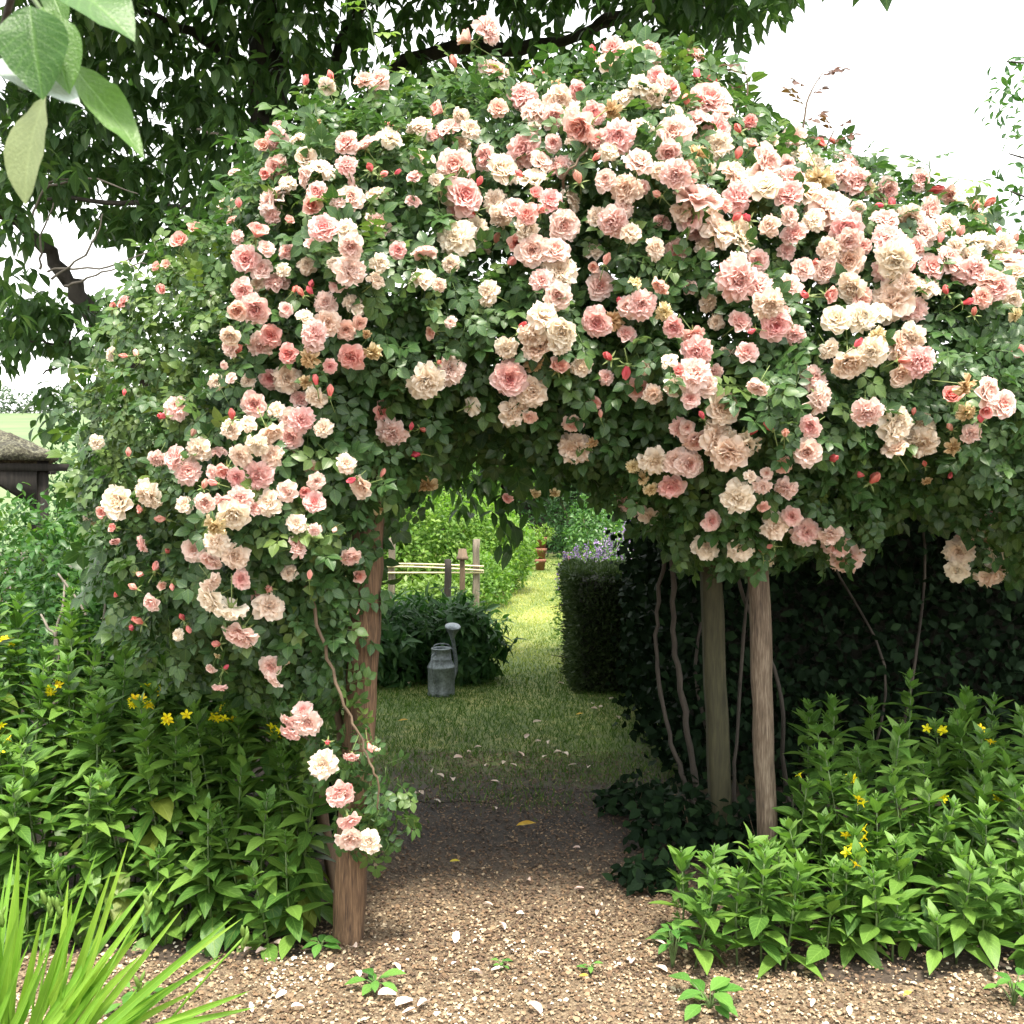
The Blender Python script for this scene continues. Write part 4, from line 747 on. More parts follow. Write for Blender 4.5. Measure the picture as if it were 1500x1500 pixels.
# ------------------------------------------------------------------ trees
def limb(parent, pts, r0, r1, name='limb', mat='bark', wob=.01):
    o = np.array(parent.location); return tube(name, [np.array(q, float) - o for q in pts], r0, r1, M[mat], parent, 8, 6, None, wob)
ch = thing('cherry_tree', 'tall dark cherry tree with drooping leaves rising behind the rose arch', 'tree', (-1.7, 6.9, 0))
limb(ch, [(-1.7, 6.9, -.05), (-1.72, 6.9, 1.5), (-1.7, 6.95, 3.0), P(392, 130, 7), P(400, -60, 7.1), P(430, -300, 7.3)], .2, .1, 'trunk')
for pts, r in (([(-1.72, 6.9, 1.9), P(230, 560, 6.9), P(150, 480, 6.8), P(100, 410, 6.7), P(40, 340, 6.6), P(-60, 280, 6.5)], .085), ([(-1.7, 6.9, 2.7), P(560, 120, 7), P(760, 70, 7.1), P(860, 50, 7.1), P(1000, -20, 7.2)], .07),
               ([(-1.7, 6.9, 2.9), P(500, 60, 7.2), P(620, -60, 7.3)], .06), ([P(392, 130, 7), P(300, 60, 7), P(180, 0, 6.8)], .05), ([P(860, 50, 7.1), P(900, 20, 7.0), P(1060, 0, 6.9), P(1150, -20, 6.8)], .03),
               ([(-1.7, 6.95, 2.6), P(300, 330, 6.5), P(200, 300, 6.3), P(70, 290, 6.2)], .03), ([(-1.7, 6.9, 2.3), P(520, 500, 6.4), P(640, 600, 6.1), P(720, 650, 6.0), P(740, 720, 6.0)], .03),
               ([P(150, 480, 6.8), P(120, 520, 6.7), P(60, 545, 6.6)], .016), ([P(230, 560, 6.9), P(150, 545, 6.6), P(110, 505, 6.5), P(40, 500, 6.5)], .016)):
    limb(ch, pts, r, r * .35)
for a, b, c in (((70, 395), (160, 390), (235, 360)), ((75, 410), (130, 365), (150, 312)), ((60, 395), (62, 340), (78, 300)), ((70, 275), (130, 262), (200, 285)), ((290, 190), (330, 200), (375, 235)), ((95, 420), (150, 400), (215, 385)), ((40, 330), (70, 270), (110, 262))):
    limb(ch, [P(*a, 6.0), P(*b, 5.9), P(*c, 5.9)], .008, .004, 'twig', 'twig', .006)
CHL = [leaf(1, .44, 3, .16, .25 + .1 * i, .52, .015, 30 + i) for i in range(3)]
def clusters(polys, out):
    for poly, ncl, Y0, Y1, per in polys:
        c = sample_poly(poly, ncl); Yc = rng.uniform(Y0, Y1, ncl); q = unproj(c, Yc)
        for j in range(ncl):
            m = rng.integers(per[0], per[1]); a = rng.uniform(0, 6.28, m)
            d = np.column_stack([np.cos(a), np.sin(a), rng.uniform(-1.5, .1, m)]); pp_ = q[j] + d * .02 + rng.normal(0, .03, (m, 3))
            nr = np.column_stack([np.cos(a) * .6, np.sin(a) * .6, np.ones(m)]) + rng.normal(0, .25, (m, 3))
            out.append((pp_, d, nr, rng.uniform(.09, .15, m), np.clip(rng.beta(1.5, 3.5, m) + (.25 if rng.random() < .12 else 0), 0, 1)))
cl = []
clusters([([(-500, -800), (900, -800), (1150, -100), (-600, -100)], 500, 5.6, 9.0, (6, 10)),
          ([(-150, -150), (1080, -150), (1060, 40), (1000, 110), (900, 160), (600, 330), (330, 420), (250, 330), (60, 300), (-150, 330)], 1250, 6.0, 8.2, (6, 11)),
          ([(-150, -150), (460, -150), (480, 260), (330, 330), (200, 290), (60, 290), (-150, 280)], 430, 5.6, 7.6, (6, 11)),
          ([(900, -40), (1160, -40), (1180, 5), (1120, 30), (1080, 60), (1060, 110), (1040, 90), (960, 80)], 75, 5.7, 6.6, (5, 9)),
          ([(0, 300), (60, 300), (50, 440), (20, 520), (-40, 560), (-80, 300)], 60, 5.6, 6.8, (5, 9)), ([(50, 430), (210, 430), (190, 500), (140, 530), (60, 520), (0, 470)], 85, 6.2, 7.2, (5, 9)),
          ([(100, 300), (330, 300), (280, 370), (180, 350)], 60, 6.0, 7.4, (5, 9)), ([(40, 560), (140, 560), (130, 620), (50, 625)], 16, 6.0, 6.6, (4, 7)),
          ([(600, 560), (900, 560), (870, 680), (790, 740), (690, 745), (640, 700)], 120, 5.6, 6.4, (5, 8)), ([(725, 740), (750, 740), (748, 800), (725, 800)], 4, 5.7, 5.9, (5, 7)), ([(1040, 90), (1140, 150), (1150, 220), (1080, 180)], 26, 5.6, 6.2, (5, 8))], cl)
mx = frames(*[np.concatenate([c[i] for c in cl]) for i in range(4)]); tone = np.concatenate([c[4] for c in cl])
px_ = CX + mx[:, 0, 3] / mx[:, 1, 3] * F; py_ = HY - (mx[:, 2, 3] - CAMH) / mx[:, 1, 3] * F
foliage(ch, CHL, mx, tone, M['cherry_leaf'], 300, 'leaf', 'crown', score=np.where((px_ > 0) & (px_ < 1160) & (py_ > 0) & (py_ < 330 + (px_ < 120) * 200), -mx[:, 1, 3] + rng.normal(0, .2, len(mx)), -99))

nq = 20000; q = np.array((-.9, 6.6, 5.4)) + unit(rng.normal(0, 1, (nq, 3))) * (np.array((3.7, 2.2, 2.3)) * rng.random((nq, 1)) ** .4); q = q[q[:, 2] > CAMH + .525 * q[:, 1]]; nq = len(q)  # oversized leaves above the view, added only to shade the lawn
foliage(ch, [leaf(1, .5, 1, .16, .25, .5)], frames(q, rng.normal(0, 1, (nq, 3)) + np.array((0, 0, -.8)), unit(rng.normal(0, .5, (nq, 3)) + np.array((0, 0, 1.0))), rng.uniform(.15, .24, nq)), rng.beta(1.5, 3, nq), M['cherry_leaf'], 0, 'leaf', 'unseen_shade_crown')
SM1 = [leaf(1, .5, 1, .15, .2, .45), leaf(1, .44, 1, .2, .3, .4)]
SM = [leaf(1, .5, 2, .15, .2, .45), leaf(1, .42, 2, .2, .3, .4)]
def blob_pts(c, rad, n, seed, inner=.35, lump=.16):
    d = unit(rng.normal(0, 1, (n, 3))); ph = np.arctan2(d[:, 1], d[:, 0]); r = 1 + lump * vnoise(np.column_stack([ph * 1.3, d[:, 2] * 2.2]), 1.7, seed)
    f = np.where(rng.random(n) < inner, rng.random(n) ** .5, 1 + rng.normal(0, .05, n)); pos = c + d * np.array(rad) * (r * f)[:, None]
    return pos, d
def bush(name, label, cat, blobs, per, size, mat, group=None, n_single=0, stems=3, tone_b=(2, 2.4), loc=None, tm=SM, droop=-.1, trunk=None, parts=('foliage', 'stem'), lump=.16):
    if tm is SM and blobs[0][0][1] > 12: tm = SM1
    b0 = np.array(blobs[0][0], float); o = thing(name, label, cat, loc if loc is not None else (b0[0], b0[1], 0), group); off_ = np.array(o.location)
    Pn, Dn = [], []
    for i, (c, rad) in enumerate(blobs):
        pos, d = blob_pts(np.array(c, float), rad, int(per), i + len(label), .35, lump); k_ = pos[:, 2] > .02; Pn.append(pos[k_]); Dn.append(d[k_])
    pos, d = np.vstack(Pn), np.vstack(Dn); n = len(pos)
    nr = unit(d + np.array((0, 0, .7)) + rng.normal(0, .4, (n, 3))); fw = unit(d * .6 + rng.normal(0, .8, (n, 3)) + np.array((0, 0, droop)))
    mx = frames(pos, fw, nr, rng.uniform(*size, n))
    pxx = CX + pos[:, 0] / pos[:, 1] * F; pyy = HY - (pos[:, 2] - CAMH) / pos[:, 1] * F
    foliage(o, tm, mx, np.clip(rng.beta(*tone_b, n), 0, 1), mat, n_single, 'leaf', parts[0], score=np.where((pxx > 0) & (pxx < 1500), -pos[:, 1] + rng.normal(0, .05, n), -99))
    for i in range(stems):
        c, rad = blobs[i % len(blobs)]; a = random.uniform(0, 6.28)
        root = np.array((c[0] + random.uniform(-.3, .3) * rad[0], c[1] + random.uniform(-.3, .3) * rad[1], -.02)); tp = np.array(c, float) + np.array((math.cos(a) * rad[0] * .6, math.sin(a) * rad[1] * .6, rad[2] * .5))
        tube(parts[1], [root - off_, (root + tp) / 2 - off_ + rng.normal(0, .04, 3), tp - off_], trunk or .012, (trunk or .012) * .4, M['bark' if trunk else 'cane'], o, 6, 4)
    return o
# shrub on the left behind the loosestrife
pv = bush('privet_shrub', 'dense glossy green shrub with bare stems behind the yellow flowered bed', 'shrub', [((-2.75, 5.5, .85), (.75, .55, .7)), ((-2.2, 5.35, .95), (.5, .45, .6)), ((-3.3, 5.7, .85), (.7, .5, .7)), ((-1.75, 5.1, .85), (.42, .4, .6)), ((-1.95, 6.3, 1.2), (.5, .7, 1.15)), ((-1.9, 7.4, 1.2), (.45, .6, 1.15))], 2600, (.045, .075), M['privet'], None, 300, 4, (1.6, 2.6), tm=[leaf(1, .5, 3, .15, .2, .45), leaf(1, .45, 3, .18, .3, .45)])  # last two blobs, hidden behind the roses, added to block sky light
poff = np.array(pv.location)
for a, b, c in (((130, 960), (125, 900), (85, 840)), ((150, 955), (155, 880), (160, 820)), ((85, 960), (70, 920), (60, 900)), ((80, 955), (92, 890), (95, 850))):
    q = P(*a, 4.85); tube('stem', [np.array((q[0], q[1], 0)) - poff, q - poff, P(*b, 4.85) - poff, P(*c, 4.9) - poff], .009, .005, M['twig'], pv)
# dark hedge behind the right hand posts
dh = thing('dark_hedge', 'deeply shaded evergreen hedge behind the round post and the algae green post', 'hedge', (2.2, 5.9, 0)); hoff = np.array(dh.location)
def noisy_box(cx, cy, sx, sy, sz, amp, seed, nx_=18, nz_=12):
    V, T = [], []; r = np.random.default_rng(seed); idx = {}
    def vert(u, v, w_):
        k_ = (round(u, 4), round(v, 4), round(w_, 4))
        if k_ not in idx:
            idx[k_] = len(V); V.append((cx + (u - .5) * sx + r.normal(0, amp), cy + (v - .5) * sy + r.normal(0, amp), w_ * sz + (r.normal(0, amp) if w_ > 0 else 0)))
        return idx[k_]
    def grid(f, a, b):
        for i in range(a):
            for j in range(b):
                q = [f(i / a, j / b), f((i + 1) / a, j / b), f((i + 1) / a, (j + 1) / b), f(i / a, (j + 1) / b)]; ids = [vert(*z_) for z_ in q]; T.append((ids[0], ids[1], ids[2])); T.append((ids[0], ids[2], ids[3]))
    grid(lambda a, b: (a, 0, b), nx_, nz_); grid(lambda a, b: (1 - a, 1, b), nx_, nz_); grid(lambda a, b: (0, 1 - a, b), 6, nz_); grid(lambda a, b: (1, a, b), 6, nz_); grid(lambda a, b: (a, b, 1), nx_, 6)
    return Tmpl(V, T)
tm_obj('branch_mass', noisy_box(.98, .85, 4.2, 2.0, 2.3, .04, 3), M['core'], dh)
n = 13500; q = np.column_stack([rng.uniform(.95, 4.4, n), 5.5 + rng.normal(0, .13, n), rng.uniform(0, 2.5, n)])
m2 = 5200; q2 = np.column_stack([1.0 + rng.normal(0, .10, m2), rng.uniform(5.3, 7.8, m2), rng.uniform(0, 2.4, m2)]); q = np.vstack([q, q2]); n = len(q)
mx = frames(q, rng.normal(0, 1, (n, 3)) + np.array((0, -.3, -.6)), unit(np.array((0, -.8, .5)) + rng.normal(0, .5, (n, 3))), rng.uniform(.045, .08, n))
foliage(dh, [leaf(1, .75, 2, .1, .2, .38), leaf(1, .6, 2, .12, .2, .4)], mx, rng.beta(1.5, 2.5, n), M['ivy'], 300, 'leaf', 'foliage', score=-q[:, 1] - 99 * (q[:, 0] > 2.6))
for i in range(3):
    x = random.uniform(-1.2, .9); tube('stem', [(x, -.5, 0), (x + random.uniform(-.2, .2), -.55, .7), (x + random.uniform(-.3, .3), -.5, 1.5), (x + random.uniform(-.3, .3), -.3, 2.2)], random.uniform(.006, .013), .005, M['bark'], dh, 6, 5)
# clipped yew hedge along the lawn
yh = thing('clipped_hedge', 'low clipped yew hedge with a flat top at the edge of the lawn', 'hedge', (1.25, 8.6, 0))
tm_obj('branch_mass', noisy_box(.02, .02, 1.36, 1.04, .92, .015, 5), M['core'], yh)
n = 30000; f = rng.random(n); q = np.zeros((n, 3)); nr = np.zeros((n, 3))
a = f < .5; q[a] = np.column_stack([rng.uniform(.52, 1.98, a.sum()), 8.04 + rng.normal(0, .03, a.sum()), rng.uniform(0, .985, a.sum())]); nr[a] = (0, -1, .2)
a = (f >= .5) & (f < .75); q[a] = np.column_stack([.52 + rng.normal(0, .025, a.sum()) + .05 * rng.random(a.sum()), rng.uniform(8.02, 9.18, a.sum()), rng.uniform(0, .985, a.sum())]); nr[a] = (-1, 0, .2)
a = f >= .75; q[a] = np.column_stack([rng.uniform(.52, 1.98, a.sum()), rng.uniform(8.02, 9.18, a.sum()), .965 + rng.normal(0, .018, a.sum())]); nr[a] = (0, 0, 1)
q[:, 0] -= .09 * (q[:, 2] > .5) * (q[:, 0] < .7) * (q[:, 2] - .5)
mx = frames(q, nr + rng.normal(0, .55, (n, 3)), rng.normal(0, 1, (n, 3)), rng.uniform(.03, .06, n))
foliage(yh, [leaf(1, .26, 1, .1, .1), leaf(1, .34, 1, .1, .2)], mx, rng.beta(1.6, 2.4, n), M['yew'], 0)
for i in range(5):
    z = random.uniform(.15, .7); tube('twig', [(-.7, random.uniform(-.5, .3), z), (-.86 - random.uniform(0, .1), random.uniform(-.5, .3), z + random.uniform(-.03, .08))], .006, .002, M['bark'], yh, 5, 3)
# catmint behind it
def catmint(i, x, y, h, rad, lab):
    o = bush('catmint_clump', lab, 'flowering plant', [((x, y, h * .5), (rad, rad * .8, h * .5))], 1300, (.03, .055), M['bush_dark'] if i % 2 else M['bush'], 'catmint clumps behind the clipped hedge', 0, 2, (2.4, 2))
    off_ = np.array(o.location); n = 34
    for j in range(n):
        a = random.uniform(0, 6.28); rr = rad * math.sqrt(random.random()) * .95; bx, by = rr * math.cos(a), rr * math.sin(a) * .8; hz = h * (1.02 - .35 * (rr / rad) ** 2) + random.uniform(-.05, .12)
        m = 26; tz = rng.random(m); pp_ = np.column_stack([bx + rng.normal(0, .012, m), by + rng.normal(0, .012, m), hz - .17 + tz * .2])
        mx_ = frames(pp_, rng.normal(0, 1, (m, 3)) + (0, 0, .6), rng.normal(0, 1, (m, 3)), rng.uniform(.02, .036, m))
        link('flower_spike', scatter_mesh('flower_spike', [SM[0]], np.zeros(m, int), mx_, rng.random(m), M['purple']), o)
for i, (px, Yc, h, rad) in enumerate(((850, 9.9, 1.05, .26), (888, 10.2, 1.14, .32), (925, 10.6, 1.2, .34), (960, 10.1, 1.16, .34), (905, 11.6, 1.15, .4))):
    catmint(i, (px - CX) / F * Yc, Yc, h, rad, 'mauve flowered catmint clump standing behind the flat topped clipped hedge')
# sunlit bushes beyond the fence
bush('fruit_bush', 'broad sunlit light green bush rising right behind the cane rail fence', 'bush', [((-1.75, 15.2, .9), (1.0, .8, .85)), ((-.95, 15.4, .85), (.9, .8, .8)), ((-2.5, 15.4, .95), (.9, .8, .85)), ((-.4, 16, .75), (.7, .8, .7))], 4200, (.07, .12), M['bush'], None, 0, 5, (2.6, 1.8))
bush('border_shrub', 'small leaved pale edged shrub leaning over the left side of the sunlit lawn', 'bush', [((-.42, 14.2, .35), (.42, .6, .4)), ((-.12, 16.5, .5), (.42, .7, .5)), ((-.1, 18.4, .6), (.45, .7, .6))], 2400, (.05, .09), M['bush'], None, 0, 3, (2.0, 2.2))
bush('hazel_tree', 'light green leafy tree far behind the fruit bush', 'tree', [((-1.4, 22, 2.9), (1.5, 1.2, 1.7)), ((-.3, 23, 3.2), (1.3, 1.2, 1.7)), ((-2.9, 22, 2.9), (1.3, 1.2, 1.6))], 3600, (.1, .17), M['bush'], None, 0, 3, (2.2, 2.2), trunk=.06, parts=('crown', 'trunk'))
bush('dark_shrub', 'dark rounded evergreen shrub at the far end of the lawn', 'shrub', [((1.6, 24.5, 1.2), (.9, .9, 1.5)), ((3.0, 24.5, 1.4), (1.2, .9, 1.7)), ((4.6, 24, 1.6), (1.3, .9, 1.8))], 3600, (.08, .14), M['bush_dark'], None, 0, 4, (1.3, 2.8))
fh = thing('boundary_hedge', 'dark boundary hedge closing the garden beyond the far pots and bushes', 'hedge', (.5, 27.5, 0))
tm_obj('branch_mass', noisy_box(0, .3, 15, 1.1, 3.5, .1, 8, 40, 12), M['core'], fh)
n = 11000; q = np.column_stack([rng.uniform(-7, 8, n), 26.95 + rng.normal(0, .2, n), rng.uniform(0, 3.7, n)])
foliage(fh, SM1, frames(q, rng.normal(0, 1, (n, 3)) + np.array((0, -.3, -.4)), unit(np.array((0, -.8, .6)) + rng.normal(0, .5, (n, 3))), rng.uniform(.1, .18, n)), rng.beta(1.5, 2.5, n), M['bush_dark'], 0)
bush('green_shrub', 'fresh green shrub between the far terracotta pots and the catmint', 'shrub', [((1.7, 20, .75), (.6, .6, .75)), ((2.6, 19.5, .9), (.7, .6, .85)), ((1.9, 15, .85), (.5, .5, .7))], 2000, (.07, .12), M['privet'], None, 0, 3, (2.6, 2.0))
# dark perennials round the watering can
PT = [leaf(1, .26, 3, .2, .35, .4), leaf(1, .34, 3, .15, .4, .4)]
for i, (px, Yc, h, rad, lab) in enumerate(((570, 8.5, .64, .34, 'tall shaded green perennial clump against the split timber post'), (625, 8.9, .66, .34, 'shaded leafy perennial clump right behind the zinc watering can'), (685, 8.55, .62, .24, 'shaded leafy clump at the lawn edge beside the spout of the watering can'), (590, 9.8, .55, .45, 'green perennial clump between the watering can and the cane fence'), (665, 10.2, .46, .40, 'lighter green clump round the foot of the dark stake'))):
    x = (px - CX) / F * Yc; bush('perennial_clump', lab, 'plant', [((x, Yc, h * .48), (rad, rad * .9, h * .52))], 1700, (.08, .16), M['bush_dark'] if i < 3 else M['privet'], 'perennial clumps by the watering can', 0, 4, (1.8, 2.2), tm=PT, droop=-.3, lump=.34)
for i, (px, Yc, h, rad) in enumerate(((570, 13.6, .42, .4), (640, 13.2, .5, .4))):
    x = (px - CX) / F * Yc; bush('lettuce_row', ('low' if i == 0 else 'taller') + ' bright lime green kitchen plants at the foot of the cane fence', 'plant', [((x, Yc, h * .45), (rad, rad, h * .5))], 1300, (.07, .12), M['lime'], None, 0, 2)
# background on the far left
bush('lime_shrub', 'bright yellow green shrub in front of the thatched shelter', 'shrub', [((-4.6, 8.2, .7), (.9, .5, .72)), ((-3.6, 8.4, .7), (.6, .5, .75))], 3000, (.06, .1), M['bush'], None, 0, 3, (2.2, 2))
bush('dark_shrub', 'dark rounded shrub beyond the thatched shelter at the field edge', 'shrub', [((-5.3, 14, 1.7), (.7, .7, 1.2)), ((-6.3, 14.5, 1.4), (.8, .7, 1.1))], 2600, (.08, .13), M['bush_dark'], None, 0, 2)
for i, x in enumerate(np.linspace(-190, -60, 9)):
    bush('far_tree', 'hazy grey green tree in the row along the top of the field', 'tree', [((x + random.uniform(-5, 5), 302, 28.2 + random.uniform(0, 1.2)), (random.uniform(9, 12), 5, random.uniform(3.6, 5.5)))], 1500, (.9, 1.7), M['far'], 'trees along the far field', 0, 1, trunk=.4, parts=('crown', 'trunk'))
# tree at the right hand edge
rt = bush('slender_tree', 'small tree whose twigs reach in against the white sky beside the roses', 'tree', [((4.92, 8.2, 5.0), (.85, .7, .5)), ((4.9, 8.2, 4.15), (.76, .6, .45)), ((4.95, 8.2, 3.5), (.78, .6, .5))], 620, (.06, .11), M['privet'], None, 120, 1, (2, 2), trunk=.07, parts=('crown', 'trunk'), tm=CHL, droop=-.2)
for a in ((1475, 90), (1478, 225), (1480, 280)):
    q = np.array(rt.location); tube('limb', [(-.1, 0, 3.4), P(1560, a[1] + 40, 8.2) - q, P(*a, 8.1) - q], .02, .006, M['bark'], rt, 5, 4)

# ------------------------------------------------------------------ thatched shelter, far left
sh = thing('garden_shelter', 'low open shelter with a mossy thatched roof half hidden by the hedge', 'shelter', (-5.95, 10.0, 0)); sh.rotation_euler = (0, 0, math.radians(28))
def hip(s, e, apex, th, sub=14, amp=.02):
    V, T = [], []; idx = {}
    for lay in (0, 1):
        for i in range(sub + 1):
            for j in range(sub + 1):
                x, y = (i / sub * 2 - 1) * s, (j / sub * 2 - 1) * s; h = e + (apex - e) * (1 - max(abs(x), abs(y)) / s)
                idx[(lay, i, j)] = len(V); V.append((x + rng.normal(0, amp) * lay, y + rng.normal(0, amp) * lay, h + (th + rng.normal(0, amp) if lay else -.0)))
    for lay in (0, 1):
        for i in range(sub):
            for j in range(sub):
                a, b, c, d = idx[(lay, i, j)], idx[(lay, i + 1, j)], idx[(lay, i + 1, j + 1)], idx[(lay, i, j + 1)]; T += [(a, b, c), (a, c, d)] if lay else [(a, c, b), (a, d, c)]
    for i in range(sub):
        for (p0, p1) in (((i, 0), (i + 1, 0)), ((i + 1, sub), (i, sub)), ((0, i + 1), (0, i)), ((sub, i), (sub, i + 1))):
            a, b = idx[(0, *p0)], idx[(0, *p1)]; c, d = idx[(1, *p1)], idx[(1, *p0)]; T += [(a, b, c), (a, c, d)]
    return Tmpl(V, T)
tm_obj('roof', hip(1.15, 1.95, 2.5, .07, 22, .02), M['thatch'], sh, smooth=False)
for sx in (-1, 1):
    for sy in (-1, 1):
        o = tm_obj('post', box_tmpl(.1, .1, 1.95), M['dark_wood'], sh, False); o.location = (sx * 1.02, sy * 1.0, 0)
for sy in (-1, 1):
    o = tm_obj('beam', box_tmpl(2.5, .08, .07), M['dark_wood'], sh, False); o.location = (0, sy * 1.07, 1.85)
    V = [(-.5, -.02, 0), (0, -.02, 0), (0, -.02, -.34), (-.5, .02, 0), (0, .02, 0), (0, .02, -.34)]
    o = tm_obj('bracket', Tmpl(V, [(0, 2, 1), (3, 4, 5), (0, 1, 4), (0, 4, 3), (1, 2, 5), (1, 5, 4), (0, 3, 5), (0, 5, 2)]), M['dark_wood'], sh, False); o.location = (.96, sy * 1.07, 1.847)

# ------------------------------------------------------------------ cane rail fence, stakes, pots
fe = thing('rail_fence', 'low fence of grey posts with pale bamboo rails in the kitchen garden', 'fence', (-1.1, 12.5, 0)); foff = np.array(fe.location)
for px, tp in ((573, 788), (697, 790), (452, 792)):
    q = P(px, tp, 12.5); rough_post('post', (q[0], 12.5, 0), (q[0] + .01, 12.5, q[2]), .085, .085, M['grey_wood'], fe, seed=px, n=8)
for ya, yb, dy in ((825, 829, -.06), (829, 835, -.075), (838, 838, -.06)):
    tube('rail', [P(440, ya, 12.5) - foff + np.array((0, dy, 0)), P(600, ya + 1, 12.5) - foff + np.array((0, dy, .005)), P(709, yb, 12.5) - foff + np.array((0, dy, 0))], .013, .012, M['bamboo'], fe)
st = thing('garden_stake', 'dark charred looking stake standing bare before the bamboo rails', 'stake', (-.72, 11, 0))
rough_post('shaft', (-.72, 11, -.02), (-.715, 11, .89), .075, .07, M['dark_wood'], st, seed=8, n=8)
s2 = thing('capped_stake', 'brown stake capped with an upturned brown pot beside the dark stake', 'stake', (-.575, 11.4, 0))
rough_post('shaft', (-.575, 11.4, -.02), (-.575, 11.4, .93), .06, .06, M['cane'], s2, seed=9, n=8)
def pot_tmpl(s, flip=False):
    tm = lathe([(0, .02), (.34, .02), (.36, 0), (.47, .72), (.54, .72), (.56, .98), (.5, 1), (.46, .74), (.3, .1), (0, .08)], 20); tm.V = tm.V * s
    if flip: tm.V[:, 2] = s - tm.V[:, 2]; tm.T = tm.T[:, ::-1]
    return tm
o = tm_obj('pot_cap', pot_tmpl(.125, True), M['cane'], s2); o.location = (0, 0, .86)
Ypt = 20.5; xp = (791 - CX) / F * Ypt
for i, lab in enumerate(('bottom terracotta pot of the stack at the lawn end, standing on grass', 'middle terracotta pot of the stack at the lawn end', 'top terracotta pot of the stack at the lawn end, holding trailing leaves')):
    o = tm_obj('terracotta_pot', pot_tmpl(.24), M['terracotta']); o.location = (xp + .012 * i, Ypt, .005 + .2265 * i); o['label'] = lab; o['category'] = 'pot'; o['group'] = 'stacked terracotta pots'
bush('trailing_plant', 'pale leafy plant spilling from the top terracotta pot', 'plant', [((xp + .03, Ypt, .78), (.24, .2, .14))], 260, (.06, .1), M['lime'], None, 0, 1, loc=(xp, Ypt, .62))
for px, Yq, rx, lab in ((834, 21.5, 1.3, 'terracotta pot lying on its side by the far shrubs'), (841, 20.6, 0, 'small upright terracotta pot by the far shrubs')):
    o = tm_obj('terracotta_pot', pot_tmpl(.26 if rx else .2), M['terracotta']); o.location = ((px - CX) / F * Yq, Yq, .15 if rx else .005); o.rotation_euler = (rx, 0, .4); o['label'] = lab; o['category'] = 'pot'

# ------------------------------------------------------------------ zinc watering can
wc = thing('watering_can', 'old zinc watering can with a tall spout standing at the lawn edge', 'watering can', (-.572, 7.95, .004)); wc.scale = (.86, .86, 1.0)
tm_obj('body', lathe([(0, .01), (.118, .01), (.124, 0), (.13, .012), (.126, .03), (.127, .22), (.131, .225), (.131, .235), (.125, .24), (.098, .285), (.1, .29), (.1, .296), (.094, .3), (.09, .368), (.096, .372), (.097, .38), (.09, .383), (.085, .37), (.088, .3), (.0, .25)], 32), M['zinc'], wc)
tube('handle', [(-.05, -.078, .345), (-.075, -.125, .33), (-.075, -.165, .25), (-.06, -.15, .15), (-.055, -.118, .12)], .009, .009, M['zinc'], wc, 8, 6)
spt = tube('spout', [(.075, .09, .05), (.13, .13, .2), (.115, .12, .36), (.1, .08, .46)], .022, .017, M['zinc'], wc, 10, 6)
o = tm_obj('sprinkler_head', lathe([(.016, -.02), (.02, .0), (.072, .085), (.076, .09), (.07, .098), (.0, .112)], 24), M['zinc'], spt); o.location = (.098, .075, .46); o.rotation_euler = (.25, .08, 0)
tube('hoop', [(-.085, .02, .37), (-.05, .03, .405), (.05, .05, .405), (.1, .07, .36)], .006, .006, M['zinc'], wc, 6, 6)

# ------------------------------------------------------------------ fallen petals, leaves, weeds
PTM = []
for s_ in range(4):
    r = random.Random(s_); v, tt, g = petal(0, 1, .8, 80 + r.uniform(-8, 8), 95 + r.uniform(-30, 30), 0, .3, 1, r, .3, .05); V = np.array(v); V[:, 0] -= V[:, 0].mean(); V[:, 2] -= V[:, 2].min()
    PTM.append(raw_mesh('fallen_petal', V, tt, {'g': g}, [M['petal_fallen']]))
SPOTS = [(668, 1382, 24), (798, 1405, 18), (697, 1436, 22), (728, 1428, 20), (566, 1468, 30), (592, 1478, 34), (622, 1482, 32), (598, 1490, 20), (783, 1488, 26), (581, 1425, 18), (524, 1437, 22), (484, 1425, 18), (923, 1418, 20), (969, 1428, 20), (967, 1390, 18), (715, 1333, 16), (735, 1366, 18), (762, 1346, 14), (801, 1339, 14), (875, 1345, 14), (893, 1350, 12), (880, 1333, 12), (848, 1310, 16), (775, 1296, 12), (845, 1250, 12), (519, 1396, 22), (410, 1395, 22), (382, 1402, 18), (363, 1402, 16), (412, 1466, 20), (368, 1486, 18), (395, 1485, 20), (435, 1487, 22), (456, 1478, 14), (617, 1168, 14), (632, 1143, 16), (645, 1150, 12), (663, 1155, 14), (640, 1180, 14), (610, 1168, 12), (582, 1172, 12), (671, 1122, 14), (687, 1115, 10), (725, 1158, 14), (763, 1117, 14), (772, 1090, 12), (788, 1098, 10), (803, 1099, 12), (817, 1115, 12), (798, 1120, 10), (828, 1118, 14), (838, 1133, 14), (861, 1138, 14), (752, 1133, 12), (737, 1131, 12), (787, 1068, 14), (700, 1107, 12), (712, 1133, 10), (600, 1010, 10), (880, 1045, 10), (896, 1034, 10), (868, 1040, 10), (905, 1063, 10), (870, 1048, 10), (920, 1052, 10), (1325, 1470, 22), (1190, 1480, 18), (1245, 1490, 20), (725, 1190, 10), (822, 1010, 10), (665, 1420, 12)]
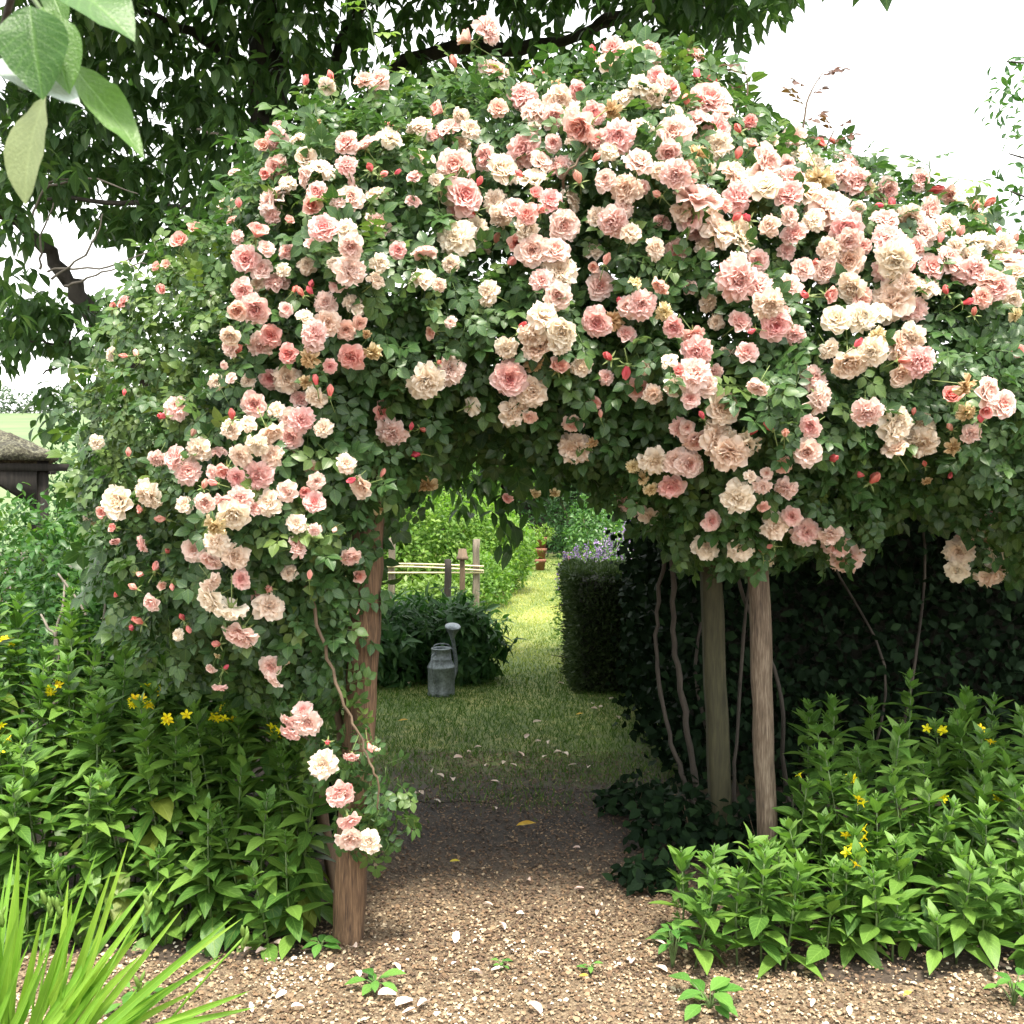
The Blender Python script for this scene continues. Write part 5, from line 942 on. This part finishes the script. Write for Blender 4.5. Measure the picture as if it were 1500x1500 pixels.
for i, (px, py, dp) in enumerate(SPOTS):
    q = G(px, py); o = link('fallen_petal', PTM[i % 4], None, None, None, 'petal')
    o.location = (q[0], q[1], .02 if q[1] < 5.4 else .05); s_ = dp / F * q[1] * .95; o.scale = (s_, s_ * random.uniform(.45, .8), s_ * random.uniform(.5, 1.2)); o.rotation_euler = (random.uniform(-.35, .35), random.uniform(-.35, .35), random.uniform(0, 6.28))
    if q[1] < 4.25:
        wh = ('below the loosestrife left of the split post' if px < 480 else 'beside the small broad leaved weed' if px < 640 and py > 1400 else 'on the pebbles along the right hand bed' if px > 900 else 'on the brown gravel at the edge of the shade' if py < 1370 else 'out on the open gravel')
        o['label'] = 'pale pink rose petal fallen ' + wh; o['group'] = 'petals ' + wh
    else: o['label'] = 'pale rose petal fallen on the dark shaded ground under the arch'; o['group'] = 'petals on the shaded ground'
YL = raw_mesh('fallen_leaf', leaf(1, .42, 5, .2, .1, .45, .03).V, leaf(1, .42, 5, .2, .1, .45, .03).T, {'g': rng.random(17)}, [M['yellow_leaf']])
for px, py, dp, lab in ((762, 1219, 30, 'large yellow fallen leaf lying in the middle of the shaded path'), (665, 1272, 16, 'small yellow leaf on brown gravel towards the split timber post'), (588, 1062, 14, 'yellow leaf lying in the shaded grass near the split timber post'), (848, 1053, 12, 'yellowish leaf in the shaded grass near the dark hedge'), (1332, 1472, 18, 'pale yellow leaf on the gravel below the right hand flower bed'), (857, 1443, 14, 'yellow leaf scrap on the open gravel')):
    q = G(px, py); o = link('fallen_leaf', YL, None, None, lab, 'leaf'); o.location = (q[0] - .02, q[1], .03); s_ = dp / F * q[1]; o.scale = (s_,) * 3; o.rotation_euler = (.2, .15, random.uniform(-2.2, -1))
WT = [leaf(1, .52, 5, .14, .22, .5, .02, 60 + i) for i in range(3)]
def weed(px, py, n, L, lab, mat='weed', spread=.4, name='weed', z0=.02):
    q = G(px, py); t_ = thing(name, lab, 'plant', (q[0], q[1], 0)); ms = single_meshes('leaf', WT, M[mat])
    for i in range(n):
        a = i * 2.4 + random.uniform(-.3, .3); h = z0 + .005 * (n - i) * random.uniform(.5, 1); rr = random.uniform(0, spread) * L
        root = np.array((rr * math.cos(a), rr * math.sin(a), h)); el = random.uniform(-.15, .35)
        tube('stem', [(0, 0, 0), root * .5 + np.array((0, 0, .01)), root], .003, .002, M['stem'], t_, 4, 2)
        o = link('leaf', ms[i % 3], t_); o.matrix_local = to_m4(fr1(root, (math.cos(a) * math.cos(el), math.sin(a) * math.cos(el), math.sin(el)), (0, -.1, 1), L * random.uniform(.6, 1.1)))
weed(550, 1452, 8, .075, 'small broad leaved weed sprouting from the gravel among white petals', spread=.5)
weed(1040, 1480, 12, .10, 'flat rosette of broad weed leaves at the gravel edge by the right bed', spread=.8)
weed(735, 1424, 6, .035, 'tiny dark green seedling in the open gravel')
weed(865, 1428, 5, .035, 'tiny green seedling in the gravel towards the right bed')
weed(470, 1395, 7, .07, 'leafy weed tuft at the foot of the split timber post', spread=.4)
weed(985, 1420, 14, .07, 'upright leafy sprig at the gravel corner of the right bed', spread=.4, z0=.09)
weed(200, 1475, 10, .07, 'dark green creeping weed beneath the daylily leaves', spread=.7)
weed(1485, 1475, 12, .07, 'leafy weed tuft at the far gravel end of the right bed', spread=.7, z0=.05)
def ivy_patch(px, py, rad, n, h, lab):
    q = G(px, py); a = rng.uniform(0, 6.28, n); r = rad * np.sqrt(rng.random(n)); pos = np.column_stack([q[0] + r * np.cos(a), q[1] + r * np.sin(a) * .8, h * rng.random(n) * (1 - .7 * (r / rad) ** 2) + .02])
    t_ = thing('ivy_patch', lab, 'plant', q); mx = frames(pos, rng.normal(0, 1, (n, 3)) + (0, -.4, .1), unit(np.array((0, -.5, 1)) + rng.normal(0, .4, (n, 3))), rng.uniform(.04, .075, n))
    foliage(t_, [leaf(1, .75, 3, .1, .2, .35), leaf(1, .6, 3, .1, .2, .4)], mx, rng.beta(2, 2, n), M['ivy'], min(n, 120), 'leaf', 'foliage')
    for i in range(3): tube('stem', [(random.uniform(-.3, .3) * rad, 0, 0), (random.uniform(-.5, .5) * rad, random.uniform(-.3, .3) * rad, h * .7)], .004, .002, M['cane'], t_, 4, 2)
ivy_patch(1000, 1245, .26, 420, .32, 'dark leafy ground cover at the foot of the algae green post')
ivy_patch(930, 1190, .2, 220, .16, 'dark low ivy spreading onto the shaded path by the curved rose stems')
ivy_patch(945, 1300, .14, 120, .12, 'small tuft of dark nettle leaves at the right edge of the gravel')
ivy_patch(1120, 1260, .3, 380, .3, 'dark undergrowth between the round post and the right bed')
ivy_patch(470, 1240, .2, 260, .4, 'dark leafy undergrowth behind the split timber post')
print('objects', len(bpy.data.objects), 'tris', sum(len(m.polygons) for m in bpy.data.meshes))
